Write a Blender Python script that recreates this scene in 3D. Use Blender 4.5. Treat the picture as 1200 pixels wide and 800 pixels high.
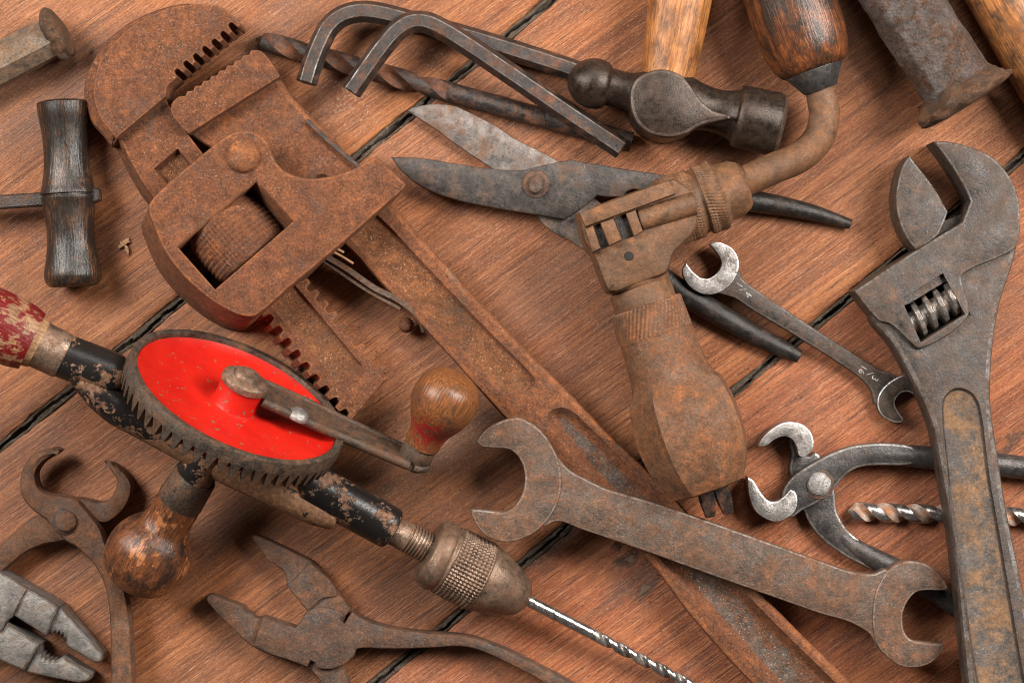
import bpy, bmesh, math, random
from mathutils import Vector, Matrix, noise as mnoise
R = math.radians
S = 0.0003            # metres per photograph pixel on the table top
H = 2800.0            # camera height in the same pixel units
CX, CY = 600.0, 400.0
scene = bpy.context.scene
for o in list(bpy.data.objects): bpy.data.objects.remove(o)
COL = scene.collection
random.seed(4)

# ------------------------------------------------------------------ camera, light
cam_d = bpy.data.cameras.new('camera'); cam = bpy.data.objects.new('camera', cam_d); COL.objects.link(cam)
cam.location = (0, 0, H*S); cam_d.sensor_width = 36; cam_d.lens = 36*H/1200
cam_d.clip_start = .02; cam_d.clip_end = 50
scene.camera = cam
w = bpy.data.worlds.new('World'); scene.world = w; w.use_nodes = True
w.node_tree.nodes['Background'].inputs[0].default_value = (1, .97, .93, 1)
w.node_tree.nodes['Background'].inputs[1].default_value = .06
def area(name, loc, target, size, power, col):
    l = bpy.data.lights.new(name, 'AREA'); l.shape = 'RECTANGLE'; l.size, l.size_y = size; l.energy = power; l.color = col
    o = bpy.data.objects.new(name, l); COL.objects.link(o); o.location = Vector(loc)
    o.rotation_euler = (Vector(target)-Vector(loc)).to_track_quat('-Z', 'Y').to_euler()
    return o
area('softbox_right', (.50, .24, .52), (.08, .0, 0), (.32, .32), 9.6, (1, .96, .90))
area('softbox_left', (-.50, .26, .52), (-.06, .0, 0), (.30, .30), 7.3, (1, .96, .90))
area('back_fill', (.0, .66, .80), (0, 0, 0), (.45, .30), 3.5, (1, .965, .92))  # added fill light from the back
scene.view_settings.view_transform = 'Standard'; scene.view_settings.look = 'None'
scene.cycles.filter_width = 1.05; scene.view_settings.exposure = 0; scene.view_settings.gamma = 1

# ------------------------------------------------------------------ helpers
def W(px, py, z=0.0):
    k = (H-z)/H
    return Vector(((px-CX)*k, (CY-py)*k, z))
def crv(pts, closed=True, n=5):
    """Catmull-Rom through points; a third value 1 makes a point sharp."""
    out = []; N = len(pts)
    segs = N if closed else N-1
    for i in range(segs):
        p1, p2 = pts[i], pts[(i+1) % N]
        a, b = Vector(p1[:2]), Vector(p2[:2])
        s1, s2 = len(p1) > 2, len(p2) > 2
        if not closed: s1 = s1 or i == 0; s2 = s2 or i == segs-1
        if s1 and s2: out.append(a); continue
        a0 = Vector(pts[i-1][:2]); b0 = Vector(pts[(i+2) % N][:2])
        L = (b-a).length
        def tan(p, q, r):
            v = r-p
            return v.normalized()*L if v.length > 1e-6 else v
        m1 = (b-a) if s1 else tan(a0, a, b)
        m2 = (b-a) if s2 else tan(a, b, b0)
        k = max(2, min(n, int(L/2.5)+1))
        for j in range(k):
            t = j/k; t2 = t*t; t3 = t2*t
            out.append(a*(2*t3-3*t2+1)+m1*(t3-2*t2+t)+b*(-2*t3+3*t2)+m2*(t3-t2))
    if not closed: out.append(Vector(pts[-1][:2]))
    return out
def area2(p): return sum(p[i-1].x*p[i].y-p[i].x*p[i-1].y for i in range(len(p)))/2
def offset(loop, d):
    """move a closed loop d to its inside (d > 0)"""
    sgn = 1 if area2(loop) > 0 else -1
    N = len(loop); out = []
    for i in range(N):
        e1 = loop[i]-loop[i-1]; e2 = loop[(i+1) % N]-loop[i]
        if e1.length < 1e-6: e1 = e2
        if e2.length < 1e-6: e2 = e1
        if e1.length < 1e-6: out.append(loop[i].copy()); continue
        n1 = Vector((-e1.y, e1.x)).normalized(); n2 = Vector((-e2.y, e2.x)).normalized()
        m = n1+n2
        if m.length < .3: m = n1
        m.normalize(); c = max(.45, m.dot(n1))
        out.append(loop[i]+m*(d*sgn/c))
    return out
def tz(tilt, p): return tilt(p.x, p.y) if tilt else 0.0
def to_world(pl, z, tilt):
    out = []
    for p in pl:
        v = W(p.x, p.y, z+tz(tilt, p)); out.append(v)
    return out
def ring(bm, P2, z, tl):
    return [bm.verts.new((p.x, p.y, z+t)) for p, t in zip(P2, tl)]
def bridge(bm, a, b, mi=0):
    N = len(a)
    for i in range(N):
        try:
            f = bm.faces.new((a[i], a[(i+1) % N], b[(i+1) % N], b[i])); f.material_index = mi; f.smooth = True
        except ValueError: pass
def fill(bm, loops, mi=0):
    ed = []
    for l in loops:
        for i in range(len(l)):
            e = bm.edges.get((l[i-1], l[i])) or bm.edges.new((l[i-1], l[i])); ed.append(e)
    r = bmesh.ops.triangle_fill(bm, edges=ed, use_beauty=True, use_dissolve=False)
    fs = [f for f in r['geom'] if isinstance(f, bmesh.types.BMFace)]
    if len(loops) == 1:
        want = abs(area2([Vector((v.co.x, v.co.y)) for v in loops[0]])); got = sum(f.calc_area() for f in fs)
        if got < want*.96:
            bmesh.ops.delete(bm, geom=fs, context='FACES_ONLY')
            fs = [bm.faces.new(loops[0])]
            fs = bmesh.ops.triangulate(bm, faces=fs, ngon_method='EAR_CLIP')['faces']
    for f in fs: f.material_index = mi; f.smooth = True
def prism(bm, outline, zt, zb, bev=2.0, holes=(), pockets=(), tilt=None, n=5, mi=0, edge=None, shear=(0, 0), wob=.35):
    """solid plate: outline traced on its top face, vertical sides, rounded rim; holes go through, pockets are recesses"""
    if edge is None: edge = mi
    def prep(pl, z):
        pl = crv(pl, True, n) if not isinstance(pl[0], Vector) else pl
        ws = to_world(pl, z, tilt)
        tl = [tz(tilt, p) for p in pl]
        p2 = []
        for v in ws:
            q = Vector((v.x, v.y))
            if wob:
                q += Vector((mnoise.noise((v.x*.06, v.y*.06, z*.3)), mnoise.noise((v.x*.06, v.y*.06, 50+z*.3))))*wob
            p2.append(q)
        return p2, tl
    P, tl = prep(outline, zt)
    sh = Vector((shear[0], -shear[1]))
    r0 = ring(bm, [p+sh for p in P], zb, tl)
    r1 = ring(bm, P, zt-bev, tl)
    r2 = ring(bm, offset(P, bev*.3), zt-bev*.3, tl)
    r3 = ring(bm, offset(P, bev), zt, tl)
    bridge(bm, r0, r1, mi); bridge(bm, r1, r2, edge); bridge(bm, r2, r3, edge)
    tops = [r3]; bots = [r0]
    for h in holes:
        Q, ql = prep(h, zt)
        a = ring(bm, offset(Q, -bev*.6), zt, ql); b = ring(bm, Q, zt-bev*.6, ql); c = ring(bm, [p+sh for p in Q], zb, ql)
        bridge(bm, a, b, edge); bridge(bm, b, c, mi); tops.append(a); bots.append(c)
    for (h, depth, slope, pm) in pockets:
        Q, ql = prep(h, zt)
        a = ring(bm, Q, zt, ql); b = ring(bm, offset(Q, slope*.5), zt-depth*.75, ql); c = ring(bm, offset(Q, slope), zt-depth, ql)
        bridge(bm, a, b, mi); bridge(bm, b, c, mi); tops.append(a); fill(bm, [c], pm)
    fill(bm, tops, mi); fill(bm, bots, mi)
def smooth3(pts, sub):
    V = [Vector(p) for p in pts]
    if len(V) < 3 or sub < 2: return V, [i for i in range(len(V))]
    out = []; par = []
    for i in range(len(V)-1):
        a, b = V[i], V[i+1]; p = V[i-1] if i else a*2-b; q = V[i+2] if i+2 < len(V) else b*2-a
        L = (b-a).length
        m1 = (b-p).normalized()*L; m2 = (q-a).normalized()*L
        for j in range(sub):
            t = j/sub; t2 = t*t; t3 = t2*t
            out.append(a*(2*t3-3*t2+1)+m1*(t3-2*t2+t)+b*(-2*t3+3*t2)+m2*(t3-t2)); par.append(i+t)
    out.append(V[-1]); par.append(len(V)-1)
    return out, par
def lerp_list(l, t):
    i = min(int(t), len(l)-2) if len(l) > 1 else 0
    if len(l) == 1: return l[0]
    f = t-i; a, b = l[i], l[i+1]
    if isinstance(a, tuple): return (a[0]*(1-f)+b[0]*f, a[1]*(1-f)+b[1]*f)
    return a*(1-f)+b*f
def sweep(bm, pts, rad, n=14, sub=5, rot=0.0, mi=0, world=False, box=False, edge=None, dome=True, wob=0.0):
    P = [Vector(p) for p in pts] if world else [W(*p) for p in pts]
    C, par = smooth3(P, sub)
    rl = rad if isinstance(rad, list) else [rad]*len(P)
    rings = []
    N = len(C)
    def sec(c, t, rx, rz):
        rgt = t.cross(Vector((0, 0, 1)))
        if rgt.length < 1e-3: rgt = Vector((1, 0, 0))
        rgt.normalize(); up = rgt.cross(t).normalized()
        vs = []
        if box:
            b = min(rx, rz)*.22
            pr = [(rx-b, -rz), (rx, -rz+b), (rx, rz-b), (rx-b, rz), (-rx+b, rz), (-rx, rz-b), (-rx, -rz+b), (-rx+b, -rz)]
        elif edge is not None:      # hexagon with small worn corners
            pr = []
            for k in range(6):
                for d in (-.07, .07):
                    a = rot+k*math.pi/3+d; pr.append((rx*math.cos(a), rz*math.sin(a)))
        else:
            pr = [(rx*math.cos(rot+2*math.pi*k/n), rz*math.sin(rot+2*math.pi*k/n)) for k in range(n)]
        for a, b in pr:
            v = c+rgt*a+up*b
            if wob: v += (v-c).normalized()*mnoise.noise(v*.07)*wob
            vs.append(bm.verts.new(v))
        return vs
    for i, c in enumerate(C):
        t = (C[min(i+1, N-1)]-C[max(i-1, 0)]).normalized()
        r = lerp_list(rl, par[i]); rx, rz = r if isinstance(r, tuple) else (r, r)
        if i == 0 and dome: rings.append(sec(c-t*0, t, rx*.86, rz*.86)); rings.append(sec(c+t*min(rx, rz)*.12, t, rx, rz)); continue
        if i == N-1 and dome: rings.append(sec(c-t*min(rx, rz)*.12, t, rx, rz)); rings.append(sec(c, t, rx*.86, rz*.86)); continue
        rings.append(sec(c, t, rx, rz))
    M = len(rings[0])
    for a, b in zip(rings, rings[1:]):
        for k in range(M):
            f = bm.faces.new((a[k], a[(k+1) % M], b[(k+1) % M], b[k])); f.smooth = True
            f.material_index = (edge if (edge is not None and not box and k % 2 == 0) else mi)
    for rr in (rings[0], rings[-1]):
        f = bm.faces.new(rr); f.material_index = mi
def lathe(bm, A, B, prof, n=36, rfun=None, mi=0, world=False, spin=0.0):
    a = Vector(A) if world else W(*A); b = Vector(B) if world else W(*B)
    k = 1 if world else (H-(A[2]+B[2])/2)/H
    ax = (b-a); L = ax.length; ax.normalize()
    r1 = ax.cross(Vector((0, 0, 1)))
    if r1.length < 1e-3: r1 = Vector((1, 0, 0))
    r1.normalize(); r2 = r1.cross(ax).normalized()
    T = prof[-1][0]; prev = None
    for p in prof:
        t, r = p[0], p[1]; m = p[2] if len(p) > 2 else mi
        c = a+ax*(L*t/T); cur = []
        if r < 1e-4: cur = [bm.verts.new(c)]
        else:
            for j in range(n):
                th = 2*math.pi*j/n+spin; rr = r*k
                if rfun: rr = rfun(th, t, rr)
                cur.append(bm.verts.new(c+r1*(rr*math.cos(th))+r2*(rr*math.sin(th))))
        if prev:
            if len(prev) == 1 and len(cur) > 1:
                for j in range(n): f = bm.faces.new((prev[0], cur[j], cur[(j+1) % n])); f.smooth = True; f.material_index = m
            elif len(cur) == 1 and len(prev) > 1:
                for j in range(n): f = bm.faces.new((cur[0], prev[(j+1) % n], prev[j])); f.smooth = True; f.material_index = m
            elif len(cur) > 1: bridge(bm, prev, cur, m)
        elif len(cur) > 1: bm.faces.new(cur)
        prev = cur
    if len(prev) > 1: bm.faces.new(prev)
def dense(prof, step):
    out = [prof[0]]
    for p, q in zip(prof, prof[1:]):
        k = max(1, int((q[0]-p[0])/step))
        for j in range(1, k+1):
            f = j/k; out.append((p[0]+(q[0]-p[0])*f, p[1]+(q[1]-p[1])*f)+tuple(q[2:]))
    return out
def spl(prof, step):
    """smooth profile"""
    out = []
    N = len(prof)
    for i in range(N-1):
        p0 = prof[max(i-1, 0)]; p1 = prof[i]; p2 = prof[i+1]; p3 = prof[min(i+2, N-1)]
        k = max(1, int((p2[0]-p1[0])/step))
        for j in range(k):
            t = j/k
            def f(c):
                d = p2[0]-p1[0]
                m1 = (p2[c]-p0[c])/max(1e-6, (p2[0]-p0[0]))*d; m2 = (p3[c]-p1[c])/max(1e-6, (p3[0]-p1[0]))*d
                return p1[c]*(2*t**3-3*t*t+1)+m1*(t**3-2*t*t+t)+p2[c]*(-2*t**3+3*t*t)+m2*(t**3-t*t)
            out.append((p1[0]+(p2[0]-p1[0])*t, max(0, f(1))))
    out.append((prof[-1][0], prof[-1][1]))
    return out
def twist(bm, A, B, Rr, pitch, t0, t1, n=30, step=2.5, tipside=0, hand=1, world=False):
    """twist drill: fluted between t0 and t1 (fractions), plain shank elsewhere, pointed at end 0 or 1 (tipside)"""
    a = W(*A); b = W(*B); ax = b-a; L = ax.length; ax.normalize()
    r1 = ax.cross(Vector((0, 0, 1))).normalized(); r2 = r1.cross(ax)
    N = int(L/step); prev = None
    for i in range(N+1):
        f = i/N; c = a+ax*(L*f); cur = []
        e = max(0., min(1., min((f-t0), (t1-f))*L/8+ (1 if (tipside == 0 and t0 <= 0 and f < .1) or (tipside == 1 and t1 >= 1 and f > .9) else 0)))
        d = (f if tipside == 0 else 1-f)*L
        tp = min(1., .12+d/(Rr*.75)) if tipside in (0, 1) else 1.
        for j in range(n):
            th = 2*math.pi*j/n; u = math.cos(2*th)
            q = 1.0
            if u > .0: q = 1-.52*e*min(1., (u/.75))**.8
            elif u < -.75: q = 1.03
            rr = Rr*q*tp; tw = th+hand*2*math.pi*f*L/pitch
            cur.append(bm.verts.new(c+r1*(rr*math.cos(tw))+r2*(rr*math.sin(tw))))
        if prev:
            for j in range(n):
                fc = bm.faces.new((prev[j], prev[(j+1) % n], cur[(j+1) % n], cur[j])); fc.smooth = True
                fc.material_index = 1 if (e > .5 and math.cos(2*2*math.pi*(j+.5)/n) > .0) else 0
        else: bm.faces.new(cur)
        prev = cur
    bm.faces.new(prev)
def dome(bm, c, r, h, n=20, mi=0, rx=None):
    """low dome (rivet head) standing on point c = (px, py, z)"""
    o = W(*c); k = (H-c[2])/H; prev = None
    for i in range(6):
        a = i/5*math.pi/2; rr = r*k*math.cos(a)
        if i == 5: cur = [bm.verts.new(o+Vector((0, 0, h)))]
        else: cur = [bm.verts.new(o+Vector((rr*math.cos(2*math.pi*j/n), rr*math.sin(2*math.pi*j/n), h*math.sin(a)))) for j in range(n)]
        if prev is None: bm.faces.new(cur); bridge(bm, [bm.verts.new(v.co-Vector((0, 0, 3))) for v in cur], cur, mi)
        elif len(cur) == 1:
            for j in range(n): f = bm.faces.new((prev[j], prev[(j+1) % n], cur[0])); f.smooth = True; f.material_index = mi
        else: bridge(bm, prev, cur, mi)
        prev = cur

def thing(name, label, cat, px, py, group=None):
    o = bpy.data.objects.new(name, None); COL.objects.link(o); o.empty_display_size = .01
    o.location = Vector(((px-CX), (CY-py), 0))*S
    o['label'] = label; o['category'] = cat
    if group: o['group'] = group
    return o
def emit(name, bm, mats, parent=None, angle=35, label=None, org=None, norm=True):
    if norm: bmesh.ops.recalc_face_normals(bm, faces=bm.faces)
    base = Vector((0, 0, 0))
    if parent is not None:
        q = parent
        while q is not None: base += q.location; q = q.parent
    o_loc = Vector(org)*S if org else Vector((0, 0, 0))
    for v in bm.verts: v.co = v.co*S-base-o_loc
    me = bpy.data.meshes.new(name); bm.to_mesh(me); bm.free()
    for m in (mats if isinstance(mats, (list, tuple)) else [mats]): me.materials.append(m)
    me.set_sharp_from_angle(angle=R(angle))
    o = bpy.data.objects.new(name, me); COL.objects.link(o); o.location = o_loc
    if parent is not None: o.parent = parent
    if label: o['label'] = label
    return o
def BM(): return bmesh.new()

# ------------------------------------------------------------------ materials
class NB:
    def __init__(s, name):
        s.m = bpy.data.materials.new(name); s.m.use_nodes = True; s.t = s.m.node_tree
        s.b = s.t.nodes['Principled BSDF']
    def n(s, typ, **k):
        x = s.t.nodes.new(typ)
        for a, v in k.items(): setattr(x, a, v)
        return x
    def l(s, a, b): s.t.links.new(a, b)
    def vec(s, rot=0, scale=(1, 1, 1), attr='Object'):
        tc = s.n('ShaderNodeTexCoord'); mp = s.n('ShaderNodeMapping')
        mp.vector_type = 'TEXTURE'
        s.l(tc.outputs[attr], mp.inputs[0]); mp.inputs['Rotation'].default_value = (0, 0, rot)
        mp.inputs['Scale'].default_value = tuple(S*v for v in scale)
        return mp.outputs[0]
    def noise(s, vec, px, detail=5, rough=.6, dist=0):
        x = s.n('ShaderNodeTexNoise'); s.l(vec, x.inputs['Vector']); x.inputs['Scale'].default_value = 1/px
        x.inputs['Detail'].default_value = detail; x.inputs['Roughness'].default_value = rough
        x.inputs['Distortion'].default_value = dist
        return x.outputs['Fac']
    def ramp(s, fac, stops):
        x = s.n('ShaderNodeValToRGB'); e = x.color_ramp.elements
        while len(e) < len(stops): e.new(.5)
        for el, (p, c) in zip(e, stops):
            el.position = p; el.color = tuple(c)+(1,) if not isinstance(c, (int, float)) else (c, c, c, 1)
        s.l(fac, x.inputs[0]); return x.outputs[0]
    def mix(s, f, a, b, mode='MIX'):
        x = s.n('ShaderNodeMix', data_type='RGBA', blend_type=mode)
        for sock, v in ((x.inputs[0], f), (x.inputs[6], a), (x.inputs[7], b)):
            if isinstance(v, (int, float)): sock.default_value = v
            elif isinstance(v, tuple): sock.default_value = v+(1,) if len(v) == 3 else v
            else: s.l(v, sock)
        return x.outputs[2]
    def math(s, op, a, b=0.0):
        x = s.n('ShaderNodeMath', operation=op)
        for sock, v in ((x.inputs[0], a), (x.inputs[1], b)):
            if isinstance(v, (int, float)): sock.default_value = v
            else: s.l(v, sock)
        return x.outputs[0]
    def bump(s, h, strength, dist):
        x = s.n('ShaderNodeBump'); x.inputs['Strength'].default_value = strength; x.inputs['Distance'].default_value = dist*S
        s.l(h, x.inputs['Height']); s.l(x.outputs[0], s.b.inputs['Normal'])
    def out(s, col, rough, metal=0.0, spec=.36):
        s.l(col, s.b.inputs['Base Color'])
        for nm, v in (('Roughness', rough), ('Metallic', metal), ('Specular IOR Level', spec)):
            if isinstance(v, (int, float)): s.b.inputs[nm].default_value = v
            else: s.l(v, s.b.inputs[nm])
        return s.m
def mul(c, k): return tuple(min(1, v*k) for v in c)
def metal(name, steel, rust, rust2, amt, sc=45, bump=.5, met=.55, rough=(.38, .8), speck=.25, wear=None, grit=1.0, fine=1.0, soft=.06):
    """bare steel under patchy rust; amt 0..1 is how much of it has rusted"""
    b = NB(name); v = b.vec()
    n1 = b.noise(v, sc, 7, .72, .4); n2 = b.noise(v, 9, 6, .8); n3 = b.noise(v, 13, 8, .82, .2); n4 = b.noise(v, 26, 7, .74); n5 = b.noise(v, 2.6, 4, .8); n6 = b.noise(v, 85, 4, .6, .3)
    m = b.math('ADD', b.math('MULTIPLY', n1, .62), b.math('MULTIPLY', n2, .38))
    th = .5+(.5-amt)*.36
    mask = b.ramp(m, [(max(0, th-soft), 0), (min(1, th+soft), 1)])
    rc = b.ramp(n3, [(.34, mul(rust, .42)), (.46, mul(rust, .85)), (.56, mul(rust, 1.25)), (.67, rust2)])
    rc = b.mix(b.ramp(n6, [(.40, .55), (.60, 0)]), rc, mul(rust, .62))
    stc = b.ramp(n4, [(.34, mul(steel, .6)), (.5, steel), (.64, mul(steel, 1.5))])
    stc = b.mix(b.ramp(n2, [(.36, .7), (.5, 0)]), stc, mul(steel, .42))
    col = b.mix(mask, stc, rc)
    col = b.mix(b.ramp(n5, [(.33, .85*fine), (.47, 0)]), col, mul(rust, .22))
    col = b.mix(b.ramp(n5, [(.56, 0), (.70, .55*fine)]), col, mul(rust2, 1.15))
    if speck:
        sp = b.ramp(b.noise(v, 2.3, 2, .5), [(.63, 0), (.70, speck)])
        sp = b.math('MULTIPLY', sp, b.ramp(b.noise(v, 50, 3, .6), [(.38, .2), (.60, 1)]))
        col = b.mix(sp, col, (.50, .36, .26))
    r = b.n('ShaderNodeMapRange'); b.l(mask, r.inputs[0]); r.inputs[3].default_value = rough[0]; r.inputs[4].default_value = rough[1]
    rr = b.math('ADD', r.outputs[0], b.math('MULTIPLY', b.math('SUBTRACT', n2, .5), .35))
    mt = b.n('ShaderNodeMapRange'); b.l(mask, mt.inputs[0]); mt.inputs[3].default_value = met; mt.inputs[4].default_value = .05
    h = b.math('ADD', b.math('MULTIPLY', n2, 1.2), b.math('ADD', b.math('MULTIPLY', n5, .7), b.math('MULTIPLY', mask, .25)))
    b.bump(h, bump, 2.4*grit)
    return b.out(col, rr, mt.outputs[0])
def paint(name, pc, under, under2, amt, sc=22, rough=.42, pc2=None, bump=.5, dirt=.3):
    b = NB(name); v = b.vec()
    n1 = b.noise(v, sc, 7, .68, .3); n2 = b.noise(v, 5, 5, .7); n3 = b.noise(v, 60, 4, .6)
    m = b.math('ADD', b.math('MULTIPLY', n1, .72), b.math('MULTIPLY', n2, .28))
    th = .5+(.5-amt)*.5
    mask = b.ramp(m, [(max(0, th-.012), 0), (min(1, th+.012), 1)])      # 1 = chipped off
    p = b.ramp(n3, [(.35, pc), (.65, pc2 or pc)])
    p = b.mix(b.ramp(n2, [(.58, 0), (.72, dirt)]), p, mul(under, .5))
    un = b.ramp(n2, [(.3, mul(under, .5)), (.5, under), (.68, under2)])
    col = b.mix(mask, p, un)
    r = b.n('ShaderNodeMapRange'); b.l(mask, r.inputs[0]); r.inputs[3].default_value = rough; r.inputs[4].default_value = .68
    b.bump(b.math('SUBTRACT', b.math('MULTIPLY', n2, .5), b.math('MULTIPLY', mask, .8)), bump, 1.6)
    return b.out(col, r.outputs[0], .0)
def handle_wood(name, ang, c0, c1, dark, damt=.35, rough=.45, patch=None, pamt=.3, grain=4.0, bumpk=.5):
    """turned handle: grain runs along direction ang (radians, in the table plane)"""
    b = NB(name); v = b.vec(ang, (22, 1, 1)); vi = b.vec()
    g = b.noise(v, grain, 5, .65, .3); p = b.noise(b.vec(ang, (9, 1, 1)), 2.2, 3, .6); big = b.noise(vi, 38, 6, .7, .3); mid = b.noise(b.vec(ang, (3, 1, 1)), 12, 6, .7)
    col = b.ramp(g, [(.3, mul(c0, .5)), (.45, c0), (.62, c1)])
    col = b.mix(b.ramp(p, [(.3, .8), (.44, 0)]), col, dark)
    m = b.math('ADD', b.math('MULTIPLY', big, .55), b.math('MULTIPLY', mid, .45))
    th = .5+(.5-damt)*.4
    col = b.mix(b.ramp(m, [(th-.06, 0), (th+.09, .93)]), col, dark)
    if patch:
        m2 = b.math('ADD', b.math('MULTIPLY', b.noise(vi, 26, 7, .72, .2), .6), b.math('MULTIPLY', b.noise(b.vec(ang, (3, 1, 1)), 5, 5, .7), .4))
        t2 = .5+(.5-pamt)*.4
        col = b.mix(b.ramp(m2, [(t2-.015, 0), (t2+.015, 1)]), col, patch)
    b.bump(b.math('ADD', b.math('MULTIPLY', p, .6), b.math('MULTIPLY', g, .7)), bumpk, 2.0)
    rr = b.math('ADD', rough, b.math('MULTIPLY', b.math('SUBTRACT', mid, .5), .5))
    return b.out(col, rr, 0)

RUST = (.175, .066, .030); ORANGE = (.36, .12, .028)
M = {}
M['pipe'] = metal('rusty_iron', (.100, .060, .044), (.172, .062, .027), (.40, .125, .030), .76, 46, .8, .1, (.58, .85), .42, soft=.09)
M['pipe_edge'] = metal('rusty_iron_edge', (.16, .10, .07), (.225, .080, .031), (.46, .145, .032), .74, 40, .7, .15, (.5, .8), .4)
M['pipe_web'] = metal('rusty_iron_dusty', (.10, .066, .046), (.170, .065, .026), (.36, .125, .036), .72, 50, .8, .1, (.6, .9), .85)
M['trough'] = metal('rusty_iron_trough', (.115, .090, .074), (.15, .060, .030), (.33, .12, .042), .48, 34, .8, .2, (.55, .85), .9)
M['brace'] = metal('brown_patina', (.095, .058, .036), (.170, .074, .031), (.38, .125, .026), .57, 50, .3, .2, (.42, .7), .15, fine=.45, soft=.12)
M['brace_shell'] = metal('brown_patina_shell', (.120, .074, .048), (.190, .075, .030), (.50, .13, .02), .56, 30, .35, .2, (.45, .74), .2, fine=.8, soft=.1)
M['dark'] = metal('dark_steel', (.034, .029, .027), (.115, .048, .025), (.28, .09, .03), .40, 22, .4, .3, (.34, .72), .1, fine=.5)
M['dark_edge'] = metal('dark_steel_edge', (.24, .22, .205), (.10, .055, .035), (.2, .085, .04), .46, 18, .3, .5, (.32, .6), 0, fine=.3)  # hex key corners: wear plus a bright glint painted into the colour
M['drill_rust'] = metal('drill_flute_rust', (.055, .046, .042), (.16, .062, .030), (.30, .09, .022), .62, 34, .4, .4, (.4, .75), .1)
M['hammer'] = metal('hammer_steel', (.032, .024, .019), (.055, .030, .019), (.13, .055, .026), .40, 40, .22, .55, (.25, .46), .04, fine=.22, soft=.12)
M['hammer_edge'] = metal('hammer_steel_edge', (.11, .085, .07), (.07, .04, .028), (.15, .07, .04), .48, 16, .25, .6, (.3, .5), 0, fine=.3, soft=.1)
M['spanner'] = metal('spanner_steel', (.100, .074, .058), (.145, .070, .038), (.44, .125, .026), .50, 34, .45, .25, (.42, .72), .3, fine=.8, soft=.07)
M['spanner_edge'] = metal('spanner_edge', (.26, .20, .165), (.15, .075, .042), (.28, .11, .045), .5, 26, .4, .4, (.38, .65), .1)
M['grey'] = metal('grey_steel', (.044, .039, .036), (.076, .046, .031), (.22, .085, .036), .48, 30, .3, .32, (.34, .6), .16, fine=.6, soft=.08)
M['grey_edge'] = metal('grey_steel_edge', (.17, .155, .145), (.07, .046, .032), (.18, .08, .04), .56, 26, .3, .45, (.34, .62), 0, soft=.07)
M['panel'] = metal('rusty_panel', (.068, .058, .052), (.205, .112, .057), (.34, .17, .075), .50, 36, .4, .15, (.5, .8), .25, fine=.7, soft=.06)
M['bright'] = metal('bright_steel', (.30, .28, .265), (.12, .085, .065), (.30, .12, .05), .32, 16, .35, .55, (.34, .6), 0, fine=.7)
M['bright_edge'] = metal('bright_edge', (.60, .58, .56), (.35, .28, .24), (.3, .15, .08), .2, 14, .2, .7, (.3, .5), 0)
M['blade'] = metal('blade_steel', (.056, .050, .046), (.095, .052, .031), (.30, .09, .03), .32, 34, .25, .35, (.36, .62), .1, fine=.4)
M['blade_bright'] = metal('blade_ground', (.17, .15, .138), (.135, .076, .05), (.34, .11, .034), .44, 36, .25, .5, (.34, .6), .1, fine=.5)
M['lever'] = metal('lever_steel', (.062, .056, .054), (.075, .05, .037), (.2, .08, .035), .28, 34, .3, .45, (.3, .56), .1, fine=.3)
M['lever_edge'] = metal('lever_edge', (.26, .245, .235), (.10, .075, .06), (.18, .08, .04), .46, 13, .2, .7, (.3, .5), 0)
M['black'] = metal('black_iron', (.026, .022, .020), (.05, .032, .024), (.13, .06, .03), .32, 30, .3, .35, (.32, .6), .06, fine=.3)
M['rustplier'] = metal('pliers_rust', (.074, .058, .049), (.130, .060, .032), (.36, .115, .03), .54, 34, .5, .25, (.45, .75), .25, fine=.8, soft=.09)
M['pincer'] = metal('pincer_rust', (.088, .062, .048), (.155, .066, .031), (.34, .11, .034), .62, 34, .5, .2, (.5, .78), .12, fine=.8, soft=.09)
M['punch'] = metal('punch_steel', (.19, .165, .155), (.10, .050, .028), (.46, .18, .085), .52, 36, 1.0, .4, (.38, .75), .35, grit=1.8)
M['punch_lip'] = metal('punch_lip', (.10, .070, .050), (.15, .070, .034), (.36, .15, .06), .55, 20, .9, .3, (.5, .8), .3, grit=1.5)
M['chisel'] = metal('chisel_steel', (.165, .125, .095), (.19, .105, .056), (.36, .15, .06), .48, 30, .45, .25, (.48, .75), .35)
M['chuck'] = metal('chuck_nickel', (.21, .145, .105), (.15, .075, .042), (.28, .12, .055), .42, 30, .2, .7, (.26, .5), .06, fine=.35, soft=.1)
M['nickel'] = metal('worn_nickel', (.29, .205, .15), (.17, .08, .042), (.30, .12, .05), .44, 22, .3, .7, (.25, .55), .05, fine=.4)
M['bitshine'] = metal('bit_steel', (.42, .385, .36), (.20, .13, .09), (.26, .13, .06), .26, 22, .15, .9, (.2, .45), 0, fine=.25)
M['bitflute'] = metal('bit_flute', (.22, .20, .185), (.12, .08, .055), (.2, .1, .05), .36, 22, .2, .7, (.3, .5), 0)
M['bitorange'] = metal('bit_flute_rust', (.36, .29, .24), (.36, .14, .06), (.5, .25, .13), .46, 20, .3, .3, (.4, .7), 0, fine=.3)
M['crank'] = metal('crank_iron', (.10, .074, .057), (.11, .052, .027), (.26, .10, .035), .50, 26, .4, .4, (.4, .7), .15)
M['gearrim'] = metal('gear_iron', (.080, .064, .052), (.11, .058, .031), (.25, .095, .032), .46, 30, .35, .45, (.38, .68), .2)
M['blackpaint'] = paint('chipped_black_paint', (.012, .010, .009), (.14, .066, .036), (.26, .135, .075), .43, 30, .28)
M['railpaint'] = paint('rail_worn_paint', (.014, .012, .011), (.16, .075, .036), (.27, .13, .065), .66, 38, .36)
M['red'] = paint('red_enamel', (.43, .007, .004), (.16, .07, .03), (.26, .12, .05), .27, 10, .42, (.54, .014, .006), .45, .55)
M['redworn'] = paint('red_enamel_worn', (.60, .016, .010), (.28, .14, .06), (.40, .24, .12), .40, 16, .4, (.7, .02, .012), .4, .2)
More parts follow.
